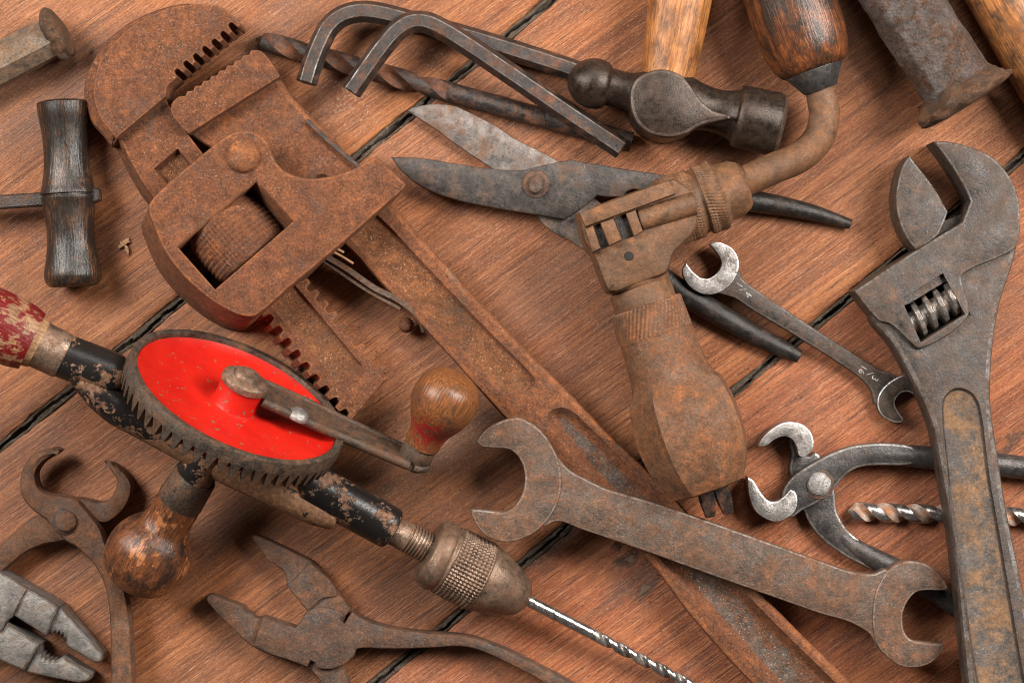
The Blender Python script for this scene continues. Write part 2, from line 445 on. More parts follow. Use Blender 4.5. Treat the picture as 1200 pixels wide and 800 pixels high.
M['gap'] = metal('gap_dirt', (.13, .105, .082), (.15, .10, .066), (.24, .155, .10), .45, 14, 1.0, 0, (.8, .95), .5, grit=1.5)
M['pliergrey'] = metal('pliers_grey', (.20, .185, .172), (.12, .075, .05), (.24, .11, .05), .30, 26, .4, .5, (.36, .6), .15, fine=.6, soft=.08)
M['worm'] = metal('worm_steel', (.24, .215, .195), (.12, .075, .05), (.24, .12, .06), .40, 18, .2, .7, (.25, .5), 0, fine=.3)
M['hole'] = metal('hole_shade', (.012, .010, .009), (.02, .014, .01), (.03, .02, .014), .4, 20, .4, 0, (.6, .8), 0)  # near-black: the shade inside holes put into the colour
A_ax = math.atan2(-203, 385)
M['w_gimlet'] = handle_wood('ebonised_wood', R(92), (.040, .024, .016), (.17, .070, .028), (.014, .0115, .010), .66, .28, grain=2.4)
M['w_hammer'] = handle_wood('honey_wood', R(78), (.34, .125, .034), (.48, .20, .062), (.10, .038, .014), .46, .38, grain=2.4)
M['w_brace'] = handle_wood('brown_handle_wood', R(-72), (.15, .045, .015), (.26, .082, .025), (.022, .014, .010), .58, .3, grain=2.6)
M['w_right'] = handle_wood('amber_handle_wood', R(-60), (.32, .115, .032), (.46, .19, .06), (.05, .027, .016), .50, .4, grain=2.4)
M['w_knob'] = handle_wood('knob_wood', R(60), (.20, .085, .032), (.32, .135, .05), (.045, .032, .024), .48, .3, None)
M['w_red'] = handle_wood('red_painted_wood', R(-25), (.24, .115, .055), (.34, .18, .095), (.07, .04, .024), .35, .42, (.13, .006, .006), .56, grain=2.5)
M['w_tan'] = handle_wood('bare_wood_band', R(-25), (.38, .20, .095), (.50, .29, .15), (.12, .06, .03), .3, .55)
M['w_side'] = handle_wood('flaking_handle_wood', R(60), (.15, .050, .019), (.24, .086, .032), (.020, .013, .011), .52, .28, (.36, .135, .05), .36, grain=2.5)
M['w_end'] = handle_wood('dark_end_wood', R(90), (.02, .014, .011), (.05, .03, .02), (.012, .010, .009), .5, .5)  # darker wood for the lower end of the gimlet grip
# red specks on the knob: a worn paint spot
def knob_mat():
    b = NB('knob_wood_red_spot'); v = b.vec(R(60), (16, 1, 1)); vi = b.vec()
    g = b.noise(v, 2.2, 5, .65, .2); big = b.noise(vi, 34, 6, .7, .3)
    col = b.ramp(g, [(.3, (.06, .024, .010)), (.46, (.155, .056, .019)), (.64, (.26, .096, .034))])
    col = b.mix(b.ramp(big, [(.48, 0), (.66, .85)]), col, (.05, .033, .025))
    sp = b.ramp(b.noise(vi, 8, 7, .8), [(.47, 0), (.51, 1)])
    vm = b.n('ShaderNodeVectorMath', operation='DISTANCE'); tc = b.n('ShaderNodeTexCoord'); b.l(tc.outputs['Object'], vm.inputs[0])
    b.red = vm
    near = b.ramp(b.math('MULTIPLY', vm.outputs['Value'], 1/(S*42)), [(.30, 1), (.75, 0)])
    sp = b.math('MULTIPLY', sp, near)
    col = b.mix(sp, col, (.27, .010, .012))
    b.bump(g, .35, 1.5)
    b.out(col, .3, 0)
    return b
KN = knob_mat(); M['w_knob'] = KN.m

def plank_mat(seed, knots=(), stains=(), hue=0.0):
    b = NB('plank_wood'); tc = b.n('ShaderNodeTexCoord')
    def pv(sx, sy, rot=-3.0, off=0):
        mp = b.n('ShaderNodeMapping', vector_type='TEXTURE'); b.l(tc.outputs['Object'], mp.inputs[0])
        mp.inputs['Rotation'].default_value = (0, 0, R(rot)); mp.inputs['Scale'].default_value = (S*sx, S*sy, S*sy)
        mp.inputs['Location'].default_value = (seed*.37+off, seed*.21, seed*.11); return mp.outputs[0]
    big = b.noise(pv(520, 120), 1, 4, .6, .5); mid = b.noise(pv(260, 26), 1, 6, .65, .35); fine = b.noise(pv(240, 3.6, -3.0), 1, 6, .66, 0)
    pore = b.noise(pv(44, 1.5, -3.4), 1, 4, .7); fleck = b.noise(pv(26, 1.3, -4.0, .1), 1, 4, .7); pix = b.noise(pv(3.4, 1.3, -3), 1, 2, .7); blot = b.noise(pv(95, 60), 1, 6, .7, .5)
    grime = b.noise(pv(60, 7, -4), 1, 6, .72, .3)
    col = b.ramp(mid, [(.30, (.165+hue, .044, .014)), (.44, (.262+hue, .075, .023)), (.55, (.33+hue, .101, .031)), (.68, (.42+hue, .145, .046))])
    col = b.mix(b.ramp(big, [(.35, .7), (.62, 0)]), col, (.235+hue, .090, .045))
    col = b.mix(b.ramp(fine, [(.37, .68), (.50, 0)]), col, (.125, .038, .014))
    col = b.mix(b.ramp(fine, [(.53, 0), (.65, .5)]), col, (.50, .20, .08))
    col = b.mix(b.ramp(fleck, [(.575, 0), (.65, .62)]), col, (.58, .30, .17))
    col = b.mix(b.ramp(pore, [(.35, .9), (.44, 0)]), col, (.060, .023, .012))
    col = b.mix(b.ramp(grime, [(.57, 0), (.72, .7)]), col, (.055, .032, .023))
    col = b.mix(b.ramp(blot, [(.52, 0), (.72, .6)]), col, (.125, .066, .045))
    dv = b.n('ShaderNodeVectorMath', operation='ADD'); nz = b.n('ShaderNodeTexNoise'); b.l(tc.outputs['Object'], nz.inputs['Vector']); nz.inputs['Scale'].default_value = 1/(18*S); nz.inputs['Detail'].default_value = 5
    sc = b.n('ShaderNodeVectorMath', operation='SCALE'); sub = b.n('ShaderNodeVectorMath', operation='SUBTRACT')
    b.l(nz.outputs['Color'], sub.inputs[0]); sub.inputs[1].default_value = (.5, .5, .5); b.l(sub.outputs[0], sc.inputs[0]); sc.inputs['Scale'].default_value = 26*S
    b.l(tc.outputs['Object'], dv.inputs[0]); b.l(sc.outputs[0], dv.inputs[1])
    hgt = None
    for (kx, ky, rx, ry, c, f) in list(stains)+list(knots):
        mp = b.n('ShaderNodeMapping', vector_type='TEXTURE'); b.l(dv.outputs[0], mp.inputs[0])
        mp.inputs['Location'].default_value = (kx*S, ky*S, 0); mp.inputs['Scale'].default_value = (rx*S, ry*S, 1)
        ln = b.n('ShaderNodeVectorMath', operation='LENGTH'); b.l(mp.outputs[0], ln.inputs[0])
        msk = b.ramp(ln.outputs['Value'], [(.45, f), (1.0, 0)])
        if rx > 60: msk = b.math('MULTIPLY', msk, b.ramp(mid, [(.3, 1), (.66, .35)]))
        col = b.mix(msk, col, c)
    h = b.math('ADD', b.math('MULTIPLY', fine, .9), b.math('ADD', b.math('MULTIPLY', pore, .8), b.math('MULTIPLY', fleck, .5)))
    b.bump(h, .55, 2.2)
    col = b.mix(b.ramp(pix, [(.34, .42), (.5, 0)]), col, (.10, .036, .017)); col = b.mix(b.ramp(pix, [(.54, 0), (.68, .34)]), col, (.58, .30, .16))
    crack = b.noise(pv(420, 9, -2, .3), 1, 2, .5); ck = b.ramp(crack, [(.487, 0), (.495, .7), (.503, 0)]); ck = b.math('MULTIPLY', ck, b.ramp(blot, [(.52, 0), (.6, 1)])); col = b.mix(ck, col, (.05, .022, .013))
    dots = b.ramp(b.noise(pv(5, 4, 0), 1, 2, .4), [(.74, 0), (.78, .8)]); col = b.mix(dots, col, (.05, .03, .022))
    rr = b.math('ADD', .42, b.math('MULTIPLY', fine, .25))
    return b.out(col, rr, 0, .34)

# ------------------------------------------------------------------ table top: planks with dirty gaps
ANG = math.atan2(.63, .7766)
ux, uy = Vector((math.cos(ANG), math.sin(ANG))), Vector((-math.sin(ANG), math.cos(ANG)))
def plank_local(px, py, d_mid):
    p = Vector((px-CX, CY-py)); o = plank_org(d_mid)
    return (p-o).dot(ux), (p-o).dot(uy)
def plank_org(d_mid):
    # point of the plank's centre line nearest the picture centre
    c = Vector((0, 0)); d0 = CX*.63+CY*.776
    return -uy*(d_mid-d0)
table = bpy.data.objects.new('tabletop', None); COL.objects.link(table); table['kind'] = 'structure'
EDGES = [-577, -85, 407, 898, 1389, 1880]
KNOTS = {2: [], 3: [(750, 676, 95, 15, (.085, .05, .036), .75), (742, 655, 70, 10, (.09, .05, .035), .6), (735, 655, 20, 11, (.045, .026, .018), .95), (757, 690, 24, 10, (.06, .042, .03), .9), (737, 654, 9, 6, (.24, .15, .09), .8), (757, 690, 12, 5, (.22, .14, .09), .8), (724, 640, 9, 5, (.03, .02, .015), .9), (1188, 515, 30, 12, (.05, .026, .018), .8)],
         1: [(107, 61, 9, 4, (.03, .02, .015), .9), (520, 32, 5, 3, (.04, .025, .02), .8)], 0: [], 4: []}
STAIN = {1: [(930, 70, 190, 80, (.085, .062, .050), .85), (1090, 170, 120, 40, (.06, .036, .027), .7), (330, 30, 120, 30, (.13, .08, .06), .5), (60, 100, 150, 70, (.14, .082, .06), .7)], 2: [(500, 545, 170, 80, (.085, .052, .037), .8), (270, 655, 130, 50, (.10, .044, .024), .5), (660, 330, 110, 60, (.16, .085, .06), .5), (640, 455, 80, 40, (.12, .055, .038), .4)], 3: [(640, 640, 60, 26, (.06, .035, .026), .8)], 0: [], 4: []}
L2 = 1500
for i in range(5):
    d0, d1 = EDGES[i]+5.5, EDGES[i+1]-5.5
    mid = (EDGES[i]+EDGES[i+1])/2; wd = d1-d0; o = plank_org(mid)
    kn = [(*plank_local(a, b_, mid), rx, ry, c, f) for a, b_, rx, ry, c, f in KNOTS[i]]
    st = [(*plank_local(a, b_, mid), rx, ry, c, f) for a, b_, rx, ry, c, f in STAIN[i]]
    bm = BM(); nx = 420; rows = None
    for k in range(nx+1):
        x = -L2+2*L2*k/nx
        j1 = mnoise.noise((x*.012, i*7, 1))*3.0+mnoise.noise((x*.07, i*7, 3))*2.0+max(0, mnoise.noise((x*.05, i*9, 2))-.35)*8
        j2 = mnoise.noise((x*.012, i*7, 11))*3.0+mnoise.noise((x*.07, i*7, 13))*2.0+max(0, mnoise.noise((x*.05, i*9, 12))-.35)*8
        pr = [(-wd/2, -34), (-wd/2+j1*.5, -9), (-wd/2+.6+j1, -1.6), (-wd/2+2.2+j1, -.2), (-wd/2+12, 0), (0, 0), (wd/2-12, 0), (wd/2-2.2-j2, -.2), (wd/2-.6-j2, -1.6), (wd/2-j2*.5, -9), (wd/2, -34)]
        cur = [bm.verts.new((x, y, z)) for y, z in pr]
        if rows:
            for a in range(len(pr)-1):
                f = bm.faces.new((rows[a], cur[a], cur[a+1], rows[a+1])); f.smooth = True
            bm.faces.new((rows[-1], cur[-1], cur[0], rows[0]))
        else: bm.faces.new(cur)
        rows = cur
    bm.faces.new(rows)
    p = emit('plank', bm, plank_mat(i+1, kn, st, [0, -.02, -.012, .03, 0][i]), None, 50)
    p.parent = table; p.location = (o.x*S, o.y*S, 0); p.rotation_euler = (0, 0, ANG)
for e in EDGES[1:5]:
    bm = BM(); o = plank_org(e); rows = None; nx = 560
    for k in range(nx+1):
        x = -L2+2*L2*k/nx; cur = []
        mx = mnoise.noise((x*.02, e, 0))*5+mnoise.noise((x*.09, e, 4))*2.0
        for a in range(15):
            y = -9.1+a*1.3
            z = -1.2+mnoise.noise((x*.09, y*.4, e))*1.9+mnoise.noise((x*.3, y*.8, e))*.8-(abs(y)>6.2)*4
            dd = abs(y-mx); wdt = 1.2+max(0, mnoise.noise((x*.03, e, 9)))*3.2
            if dd < wdt: z -= 10
            cur.append(bm.verts.new((x, y, z)))
        if rows:
            for a in range(14): f = bm.faces.new((rows[a], cur[a], cur[a+1], rows[a+1])); f.smooth = True
        rows = cur
    g = emit('gap_dirt', bm, M['gap'], None, 60, norm=True)
    g.parent = table; g.location = (o.x*S, o.y*S, 0); g.rotation_euler = (0, 0, ANG); g['kind'] = 'stuff'
bm = BM(); bmesh.ops.create_grid(bm, x_segments=2, y_segments=2, size=2200)
for v in bm.verts: v.co.z = -36
g = emit('underlay_board', bm, M['hole'], None); g.parent = table

# ------------------------------------------------------------------ small helpers for toothed edges
def teeth(p, q, n, depth, side, shape='rect'):
    """points along p->q with n notches cut to one side (side=+1: to the right of the direction, in photo pixels)"""
    a, b = Vector(p), Vector(q); d = (b-a)/n; nr = Vector((-d.y, d.x)).normalized()*side*depth
    out = []
    for i in range(n):
        s = a+d*i; jd = random.uniform(.85, 1.1)
        if shape == 'rect': pr = [(0, 0), (.36, 0), (.44, .8), (.52, 1), (.80, 1), (.88, .8), (.97, 0)]
        else: pr = [(0, 0), (.5, 1), (.62, 1)]
        for f, h in pr:
            v = s+d*f+nr*(h*jd); out.append((v.x, v.y, 1))
    out.append((b.x, b.y, 1))
    return out

# ================================================================== PIPE WRENCH
T = thing('pipe_wrench', 'huge rust-covered adjustable pipe wrench lying diagonally across the planks', 'pipe wrench', 480, 400)
bm = BM()
up_pocket = [(372, 205), (405, 222), (450, 259), (500, 312), (565, 380), (622, 437), (627, 448), (614, 462), (601, 462), (588, 462), (520, 392), (470, 345), (415, 285), (375, 240)]
low_pocket = [(641, 494), (648, 480), (664, 478), (687, 496), (737, 546), (792, 604), (885, 706), (1010, 830), (1060, 885), (1050, 905), (1000, 905), (960, 862), (850, 745), (785, 668), (700, 568), (660, 522)]
prism(bm, [(222, 158, 1), (300, 95), (325, 88, 1), (345, 116), (422, 195), (508, 294), (597, 390), (660, 453), (705, 499), (755, 547), (805, 599), (900, 703), (1010, 812), (1085, 885), (1095, 915), (1075, 940), (1035, 940), (960, 876), (880, 800), (812, 725), (750, 645), (650, 552), (587, 485), (507, 396), (460, 347), (402, 285), (320, 220)],
      46, 2, 7, pockets=[(up_pocket, 5, 4, 1), (low_pocket, 11, 12, 2)], mi=0, edge=3)
emit('handle', bm, [M['pipe'], M['pipe_web'], M['trough'], M['pipe_edge']], T, 40)
bm = BM()
prism(bm, [(201, 133), (201, 122), (207, 115, 1)]+teeth((210, 113), (294, 59), 9, 3.2, 1, 'saw')+[(306, 60), (318, 74), (328, 90, 1), (300, 107, 1), (221, 157, 1), (212, 148)], 64, 30, 1.6, edge=1)
emit('heel_jaw', bm, [M['pipe'], M['pipe_edge']], T)
# hook jaw: thick hooked head, thinner shank with a rack of teeth on both edges
bm = BM()
prism(bm, [(281, 27, 1), (270, 16), (258, 8), (238, 5), (222, 5.5), (195, 11), (170, 22), (147, 37), (130, 55), (117, 72), (111, 95), (110, 115), (117, 137), (126, 150), (136, 162, 1), (194, 113, 1), (196, 102), (203, 95, 1)]+teeth((204, 94), (279, 32), 7, 9, -1)+[(281, 31, 1)], 66, 6, 1.6, edge=1)
prism(bm, [(243, 14), (228, 4), (205, 5), (172, 15), (143, 31), (121, 52), (106, 74), (98, 98), (98, 120), (106, 143), (119, 158), (133, 171), (150, 140), (165, 100), (200, 52)], 46, 6, 9)
lt = teeth((408, 496), (286, 343), 11, 8, 1); rt = teeth((338, 301), (458, 440), 11, 9, 1)
prism(bm, [(138, 158, 1), (193, 115, 1), (215, 150), (237, 179), (290, 244, 1)]+rt+lt+[(250, 300, 1), (178, 229), (158, 198)], 50, 8, 1.8,
      pockets=[([(208, 174, 1), (224, 193, 1), (196, 215, 1), (180, 198, 1)], 9, 3, 2), ([(300, 279, 1), (425, 429, 1), (397, 453, 1), (285, 320, 1)], 4, 3, 2)], edge=1, shear=(-12, 6))
emit('hook_jaw', bm, [M['pipe'], M['pipe_edge'], M['pipe_web']], T)
bm = BM()
prism(bm, [(180, 231), (238, 180), (266, 159), (278, 153.6), (294, 153.6), (308, 161), (316, 172), (320, 184), (326, 194), (340, 204), (362, 209), (390, 206), (414, 198), (430, 189), (441, 183, 1), (448, 190), (476, 216, 1), (472, 223, 1), (454, 238), (388, 296), (342, 334), (304, 367), (291, 371), (270, 365), (240, 346), (210, 318), (192, 292), (180, 264), (174, 245)],
      94, 4, 3, holes=[[(300, 213, 1), (343, 260, 1), (252, 339, 1), (208, 290, 1)]], edge=1, shear=(-22, 16))
emit('housing', bm, [M['pipe'], M['pipe_edge']], T)
bm = BM()
kn = lambda th, t, r: r+1.25*(math.cos(th*30+t*.63)*math.cos(th*30-t*.63)) if 6 < t < 50 else r
lathe(bm, (254, 253, 48), (299, 305, 48), dense([(0, 30), (0.5, 40), (3, 45), (8, 47.5), (28, 49), (48, 47.5), (53, 45), (55.5, 40), (56, 30)], 1.0), 168, kn)
emit('adjusting_nut', bm, M['pipe'], T, 50)
bm = BM(); dome(bm, (285, 183, 94), 20, 10); emit('rivet', bm, M['pipe_edge'], T)
bm = BM(); sweep(bm, [(360, 142, 40), (388, 168, 40), (422, 197, 42)], (2.5, 12), box=True, sub=2); emit('return_spring', bm, M['dark'], T)
bm = BM(); sweep(bm, [(378, 298, 34), (405, 314, 34), (440, 338, 34), (466, 351, 34), (484, 364, 34), (493, 375, 32), (497, 388, 30)], [(3.5, 12)]*5+[(3.5, 11), (3, 9)], box=True, sub=4)
sweep(bm, [(380, 306, 32), (430, 340, 32), (470, 362, 32)], (2, 10), box=True, sub=3)
emit('leaf_spring', bm, M['crank'], T)
bm = BM(); dome(bm, (476, 381, 16), 9, 14); emit('spring_rivet', bm, M['pipe'], T)
bm = BM(); lathe(bm, (336, 124, 30), (346, 115, 32), [(0, 9), (7, 9.5), (10, 6), (11, 0)], 14); emit('bolt', bm, M['dark'], T)

# ================================================================== HEX KEYS
def hexkey(label, pts, r, px, py):
    t = thing('hex_key', label, 'hex key', px, py, 'L-shaped hex keys')
    bm = BM(); sweep(bm, pts, r, sub=6, edge=1, rot=.02)
    emit('bar', bm, [M['dark'], M['dark_edge']], t, 25); return t
hexkey('dark hex key whose long arm runs under the hammer head, end cut facing the viewer', [(359, 98, 38), (367, 72, 38), (376, 50, 39), (385, 33, 38), (400, 20, 37), (422, 14, 36), (450, 17, 34), (490, 28, 28), (560, 47, 18), (640, 72, 13), (700, 92, 13)], 12.6, 500, 40)
hexkey('rust-speckled hex key on top, crossing over the other hex key and the drill bit', [(411, 108, 42), (432, 78, 44), (452, 51, 48), (466, 36, 50), (481, 27, 51), (497, 26, 51), (515, 33, 50), (545, 51, 47), (600, 88, 42), (660, 129, 39), (729, 175, 37)], 12.6, 560, 80)
# ================================================================== RUSTY TWIST DRILL
T = thing('drill_bit', 'long rusty brown twist drill bit lying under the two hex keys', 'drill bit', 520, 105, 'twist drill bits')
bm = BM(); twist(bm, (300, 46, 12), (740, 167, 12), 11.8, 130, 0, .52, 30, 2.5, 0, -1)
emit('shaft', bm, [M['dark'], M['drill_rust']], T, 40)
# ================================================================== BALL PEEN HAMMER
T = thing('hammer', 'ball peen hammer with dark steel head and honey coloured wooden handle', 'hammer', 790, 115)
bm = BM()
lathe(bm, (665, 91, 48), (918, 148, 48), spl([(0, 0), (1.5, 8), (6, 16.5), (14, 24), (24, 28.5), (34, 29.5), (42, 28), (46, 26)], 1.5)+[(48, 23.5), (49, 22.5)]+spl([(49.5, 22), (62, 21.5), (76, 23), (92, 31), (112, 37), (130, 36), (152, 29), (172, 25.5), (188, 27), (198, 31)], 2)+[(200, 35), (202, 36.5)]+[(210, 37), (244, 37.5), (249, 36), (252.5, 32, 1), (254, 28, 1), (255, 0)], 56)
prism(bm, [(738, 114), (742, 97), (755, 86), (777, 81), (798, 88), (811, 102), (821, 117), (836, 129), (852, 134), (858, 137), (852, 140), (838, 143), (822, 147), (804, 157), (781, 161), (757, 154), (743, 138)], 90, 8, 4, edge=1)
emit('head', bm, [M['hammer'], M['hammer_edge']], T, 38)
bm = BM(); sweep(bm, [(781, 100, 46), (784, 80, 46), (790, 45, 46), (797, 0, 46), (804, -50, 46), (808, -90, 46)], [(29, 31), (31, 32), (34, 34), (36.5, 35), (37, 36), (36, 35)], 30, 4)
emit('handle', bm, M['w_hammer'], T)
# ================================================================== SHEARS
T = thing('shears', 'open pair of old steel shears half hidden under the bit brace', 'shears', 660, 240)
bm = BM()
prism(bm, [(477, 130, 1), (484, 126), (506, 122), (530, 124), (550, 132), (578, 146), (602, 162), (630, 176), (655, 190), (690, 225), (760, 290, 1), (745, 315, 1), (712, 302), (688, 294), (666, 281), (640, 266), (620, 240), (600, 215), (574, 196), (550, 180), (530, 166), (505, 148)], 14, 5, 1.6, edge=0)
emit('blade', bm, [M['blade_bright'], M['bright_edge']], T, label='bright ground upper blade')
bm = BM()
prism(bm, [(458, 184, 1), (490, 185), (530, 191), (570, 197), (590, 199), (616, 199, 1), (636, 194), (658, 189), (668, 187, 1), (720, 196), (783, 206, 1), (835, 215), (872, 227, 1), (870, 246, 1), (820, 238), (783, 228, 1), (746, 222), (738, 223), (730, 230, 1), (712, 231), (700, 229, 1), (686, 241), (662, 257, 1), (630, 252), (570, 242), (520, 230), (490, 216), (470, 200)], 27, 15, 2.2, edge=0)
emit('blade', bm, [M['blade'], M['grey_edge']], T, label='dark lower blade on top')
bm = BM(); sweep(bm, [(840, 224, 20), (880, 235, 17), (915, 241, 14), (955, 250, 11), (997, 263, 10)], [(13, 11), (13, 11), (11.5, 10), (9.5, 8.5), (6, 5.5)], 14, 4); emit('handle', bm, M['black'], T)
bm = BM(); sweep(bm, [(728, 286, 10), (765, 318, 12), (800, 343, 13), (835, 364, 13), (880, 390, 11), (912, 406, 10), (937, 418, 9)], [(13, 6), (14, 9), (14, 11.5), (13.5, 11.5), (12, 10), (10.5, 9), (8, 7)], 14, 4); emit('handle', bm, M['black'], T)
bm = BM()
lathe(bm, (628, 216, 26), (628, 216, 30), [(0, 17), (3, 16), (4, 14), (4.1, 0)], 24)
lathe(bm, (628, 216, 28), (628, 216, 35), [(0, 9), (4, 9), (6.5, 7), (7, 0)], 20, lambda th, t, r: r*(1+.30*abs(math.sin(th))**1.5))
emit('pivot_bolt', bm, M['rustplier'], T)
# ================================================================== BIT BRACE
T = thing('bit_brace', 'brown ratchet bit brace with knurled chuck shell and dark wooden grip', 'bit brace', 790, 380)
kn2 = lambda th, t, r: r+.9*math.cos(th*64+t*.55)
bm = BM(); lathe(bm, (904, -62, 58), (955, 84, 58), spl([(0, 40), (20, 50), (70, 52), (110, 51.5), (132, 48.5), (146, 43), (152, 38), (154, 34)], 3)+[(154.5, 20), (155, 0)], 40)
emit('grip', bm, M['w_brace'], T)
bm = BM(); lathe(bm, (953, 80, 58), (962, 106, 56), [(0, 30), (0.5, 34.5), (3, 34.5), (24, 22), (27, 20.5), (28, 17)], 32); emit('ferrule', bm, M['lever'], T)
bm = BM(); sweep(bm, [(958, 88, 57), (963, 112, 56), (966, 138, 56), (958, 164, 57), (937, 184, 60), (905, 198, 64), (878, 210, 67), (850, 222, 68)], 18, 22, 6); emit('crank_rod', bm, M['brace'], T)
bm = BM()
lathe(bm, (776, 252, 68), (874, 216, 68), [(0, 30), (0.3, 38), (2, 40.5), (4, 41)]+dense([(4.5, 41), (40, 41)], 2)+[(42, 38.5), (47, 38), (49, 39)]+dense([(49.5, 41.5), (70, 41)], 2)+[(71, 38), (76, 34), (80, 34), (92, 33), (100, 29), (104, 25), (104.2, 18)], 192, lambda th, t, r: kn2(th, t, r) if (4.5 < t < 40 or 49.5 < t < 70) else r)
emit('ratchet_collar', bm, M['brace'], T, 50)
bm = BM()
prism(bm, [(676, 250, 1), (700, 240), (745, 223), (790, 208, 1), (812, 224), (819, 250), (816, 268), (803, 284), (790, 298), (784, 316), (778, 322), (748, 333), (716, 343), (706, 328), (695, 300), (684, 282)], 108, 24, 9)
lathe(bm, (737, 295, 68), (749, 336, 68), [(0, 38), (10, 38.5), (40, 37.5), (43, 35.5)], 40)
emit('ratchet_head', bm, [M['brace'], M['brace']], T, 40)
bm = BM(); prism(bm, [(678, 249, 1), (784, 211, 1), (792, 227, 1), (686, 266, 1)], 121, 104, 2.5, edge=0); emit('cover_plate', bm, M['brace'], T)
bm = BM(); prism(bm, [(685, 269, 1), (748, 246, 1), (757, 270, 1), (695, 296, 1)], 109.2, 104, .5); emit('slot_shade_plate', bm, M['black'], T)  # thin black plate between the teeth, painted in place of slot shade
for q in ([(685, 268), (695, 264), (704, 291), (694, 296)], [(703, 261), (719, 256), (729, 281), (714, 288)], [(733, 250), (745, 246), (754, 271), (743, 277)]):
    bm = BM(); prism(bm, [(*p, 1) for p in q], 118, 103, 2.5); emit('ratchet_tooth', bm, M['brace'], T)
bm = BM(); lathe(bm, (749, 258, 105), (815, 238, 105), [(0, 0), (.2, 12), (1.5, 13.5), (64, 14), (66, 12), (66.2, 0)], 28); emit('pawl', bm, M['brace'], T)
bm = BM(); lathe(bm, (737, 300, 107), (737, 300, 109.5), [(0, 5.5), (2, 5.2), (2.5, 4.6)], 16); emit('pin_hole_shade', bm, M['hole'], T)  # dark disc on the head, the hole's shade painted as its colour
bm = BM(); lathe(bm, (748, 333, 68), (759, 364, 68), [(0, 33), (2.5, 33), (3, 36), (5, 37), (28, 37.5), (31, 37)], 44); emit('neck_collar', bm, M['brace'], T)
def shell_r(th, t, r):
    if t < 38: return r+.85*math.cos(th*52+t*.5)
    f = max(0, min(1, (t-96)/8.))
    a = ((th-.2356194) % (math.pi/4))-math.pi/8
    return r*(1-f)+r*f*(math.cos(math.pi/8)/math.cos(a)*1.03)
bm = BM(); lathe(bm, (756, 357, 67), (832, 573, 67), [(0, 36), (.2, 41.5), (2, 43)]+dense([(4, 43), (38, 44)], 2)+[(39, 43.6)]+spl([(40, 43.6), (70, 45.5), (90, 48), (98, 51), (106, 57), (118, 60.5), (145, 64), (170, 64), (195, 59.5), (215, 51.5), (228, 44)], 4)+[(230, 38), (229.9, 22)], 160, shell_r)
emit('chuck_shell', bm, M['brace_shell'], T, 24)
for (x0, y0, x1, y1) in ((826, 570, 832, 604), (842, 566, 853, 600)):
    bm = BM(); sweep(bm, [(x0, y0, 66), ((x0+x1)/2, (y0+y1)/2, 64), (x1, y1, 60)], [(9, 12), (9, 11), (6, 7)], box=True, sub=2); emit('chuck_jaw', bm, M['dark'], T)

# ================================================================== BIG MUSHROOMED PUNCH (upper right)
T = thing('steel_punch', 'thick pitted steel punch with battered mushroomed end, upper right', 'punch', 1080, 60)
def pr_(th, t, r):
    a = ((th) % (math.pi/4))-math.pi/8
    return r*.75+r*.25*(math.cos(math.pi/8)/math.cos(a)*1.05)+mnoise.noise((math.cos(th)*1.5, math.sin(th)*1.5, t*.03))*2.2+mnoise.noise((math.cos(th)*5, math.sin(th)*5, t*.09))*1.0
bm = BM(); lathe(bm, (1000, -92, 60), (1130, 114, 60), dense([(0, 44), (140, 43.5), (215, 43), (238, 44), (244, 46)], 2.5), 96, pr_); emit('shaft', bm, M['punch'], T, 45)
def lip(th, t, r): return r+mnoise.noise((math.cos(th)*1.6, math.sin(th)*1.6, t*.05+4))*13+mnoise.noise((math.cos(th)*4, math.sin(th)*4, t*.12))*7
bm = BM(); lathe(bm, (1119, 97, 61), (1136, 123, 61), dense([(0, 43), (6, 46), (12, 53), (18, 60), (25, 62), (29, 58), (31, 51), (33, 30), (33.2, 0)], 1.5), 72, lip); emit('mushroomed_end', bm, M['punch_lip'], T, 60)
# ================================================================== WOODEN HANDLE (far right top)
T = thing('wooden_handle', 'amber brown wooden tool handle cut off by the upper right corner', 'tool handle', 1206, 46)
bm = BM(); lathe(bm, (1132, -84, 44), (1290, 192, 44), spl([(0, 38), (40, 41), (160, 43), (240, 42), (300, 38), (316, 30)], 10)+[(318, 0)], 40); emit('grip', bm, M['w_right'], T)
# ================================================================== COLD CHISEL (upper left)
T = thing('cold_chisel', 'pale rusty cold chisel with battered head, upper left corner', 'chisel', 30, 60)
bm = BM(); sweep(bm, [(-110, 132, 22), (-30, 91, 26), (66, 41, 33)], 25, n=8, rot=R(22.5), sub=1); emit('shaft', bm, M['chisel'], T, 25)
def lip2(th, t, r): return r+mnoise.noise((math.cos(th)*1.5, math.sin(th)*1.5, t*.06+9))*7+mnoise.noise((math.cos(th)*5, math.sin(th)*5, t*.15))*3
bm = BM(); lathe(bm, (58, 45, 33), (76, 35, 34), dense([(0, 24), (4, 29), (8, 31.5), (14, 32), (17, 29), (19, 24), (20, 12), (20.1, 0)], 1.5), 60, lip2); emit('mushroomed_head', bm, M['punch_lip'], T, 60)
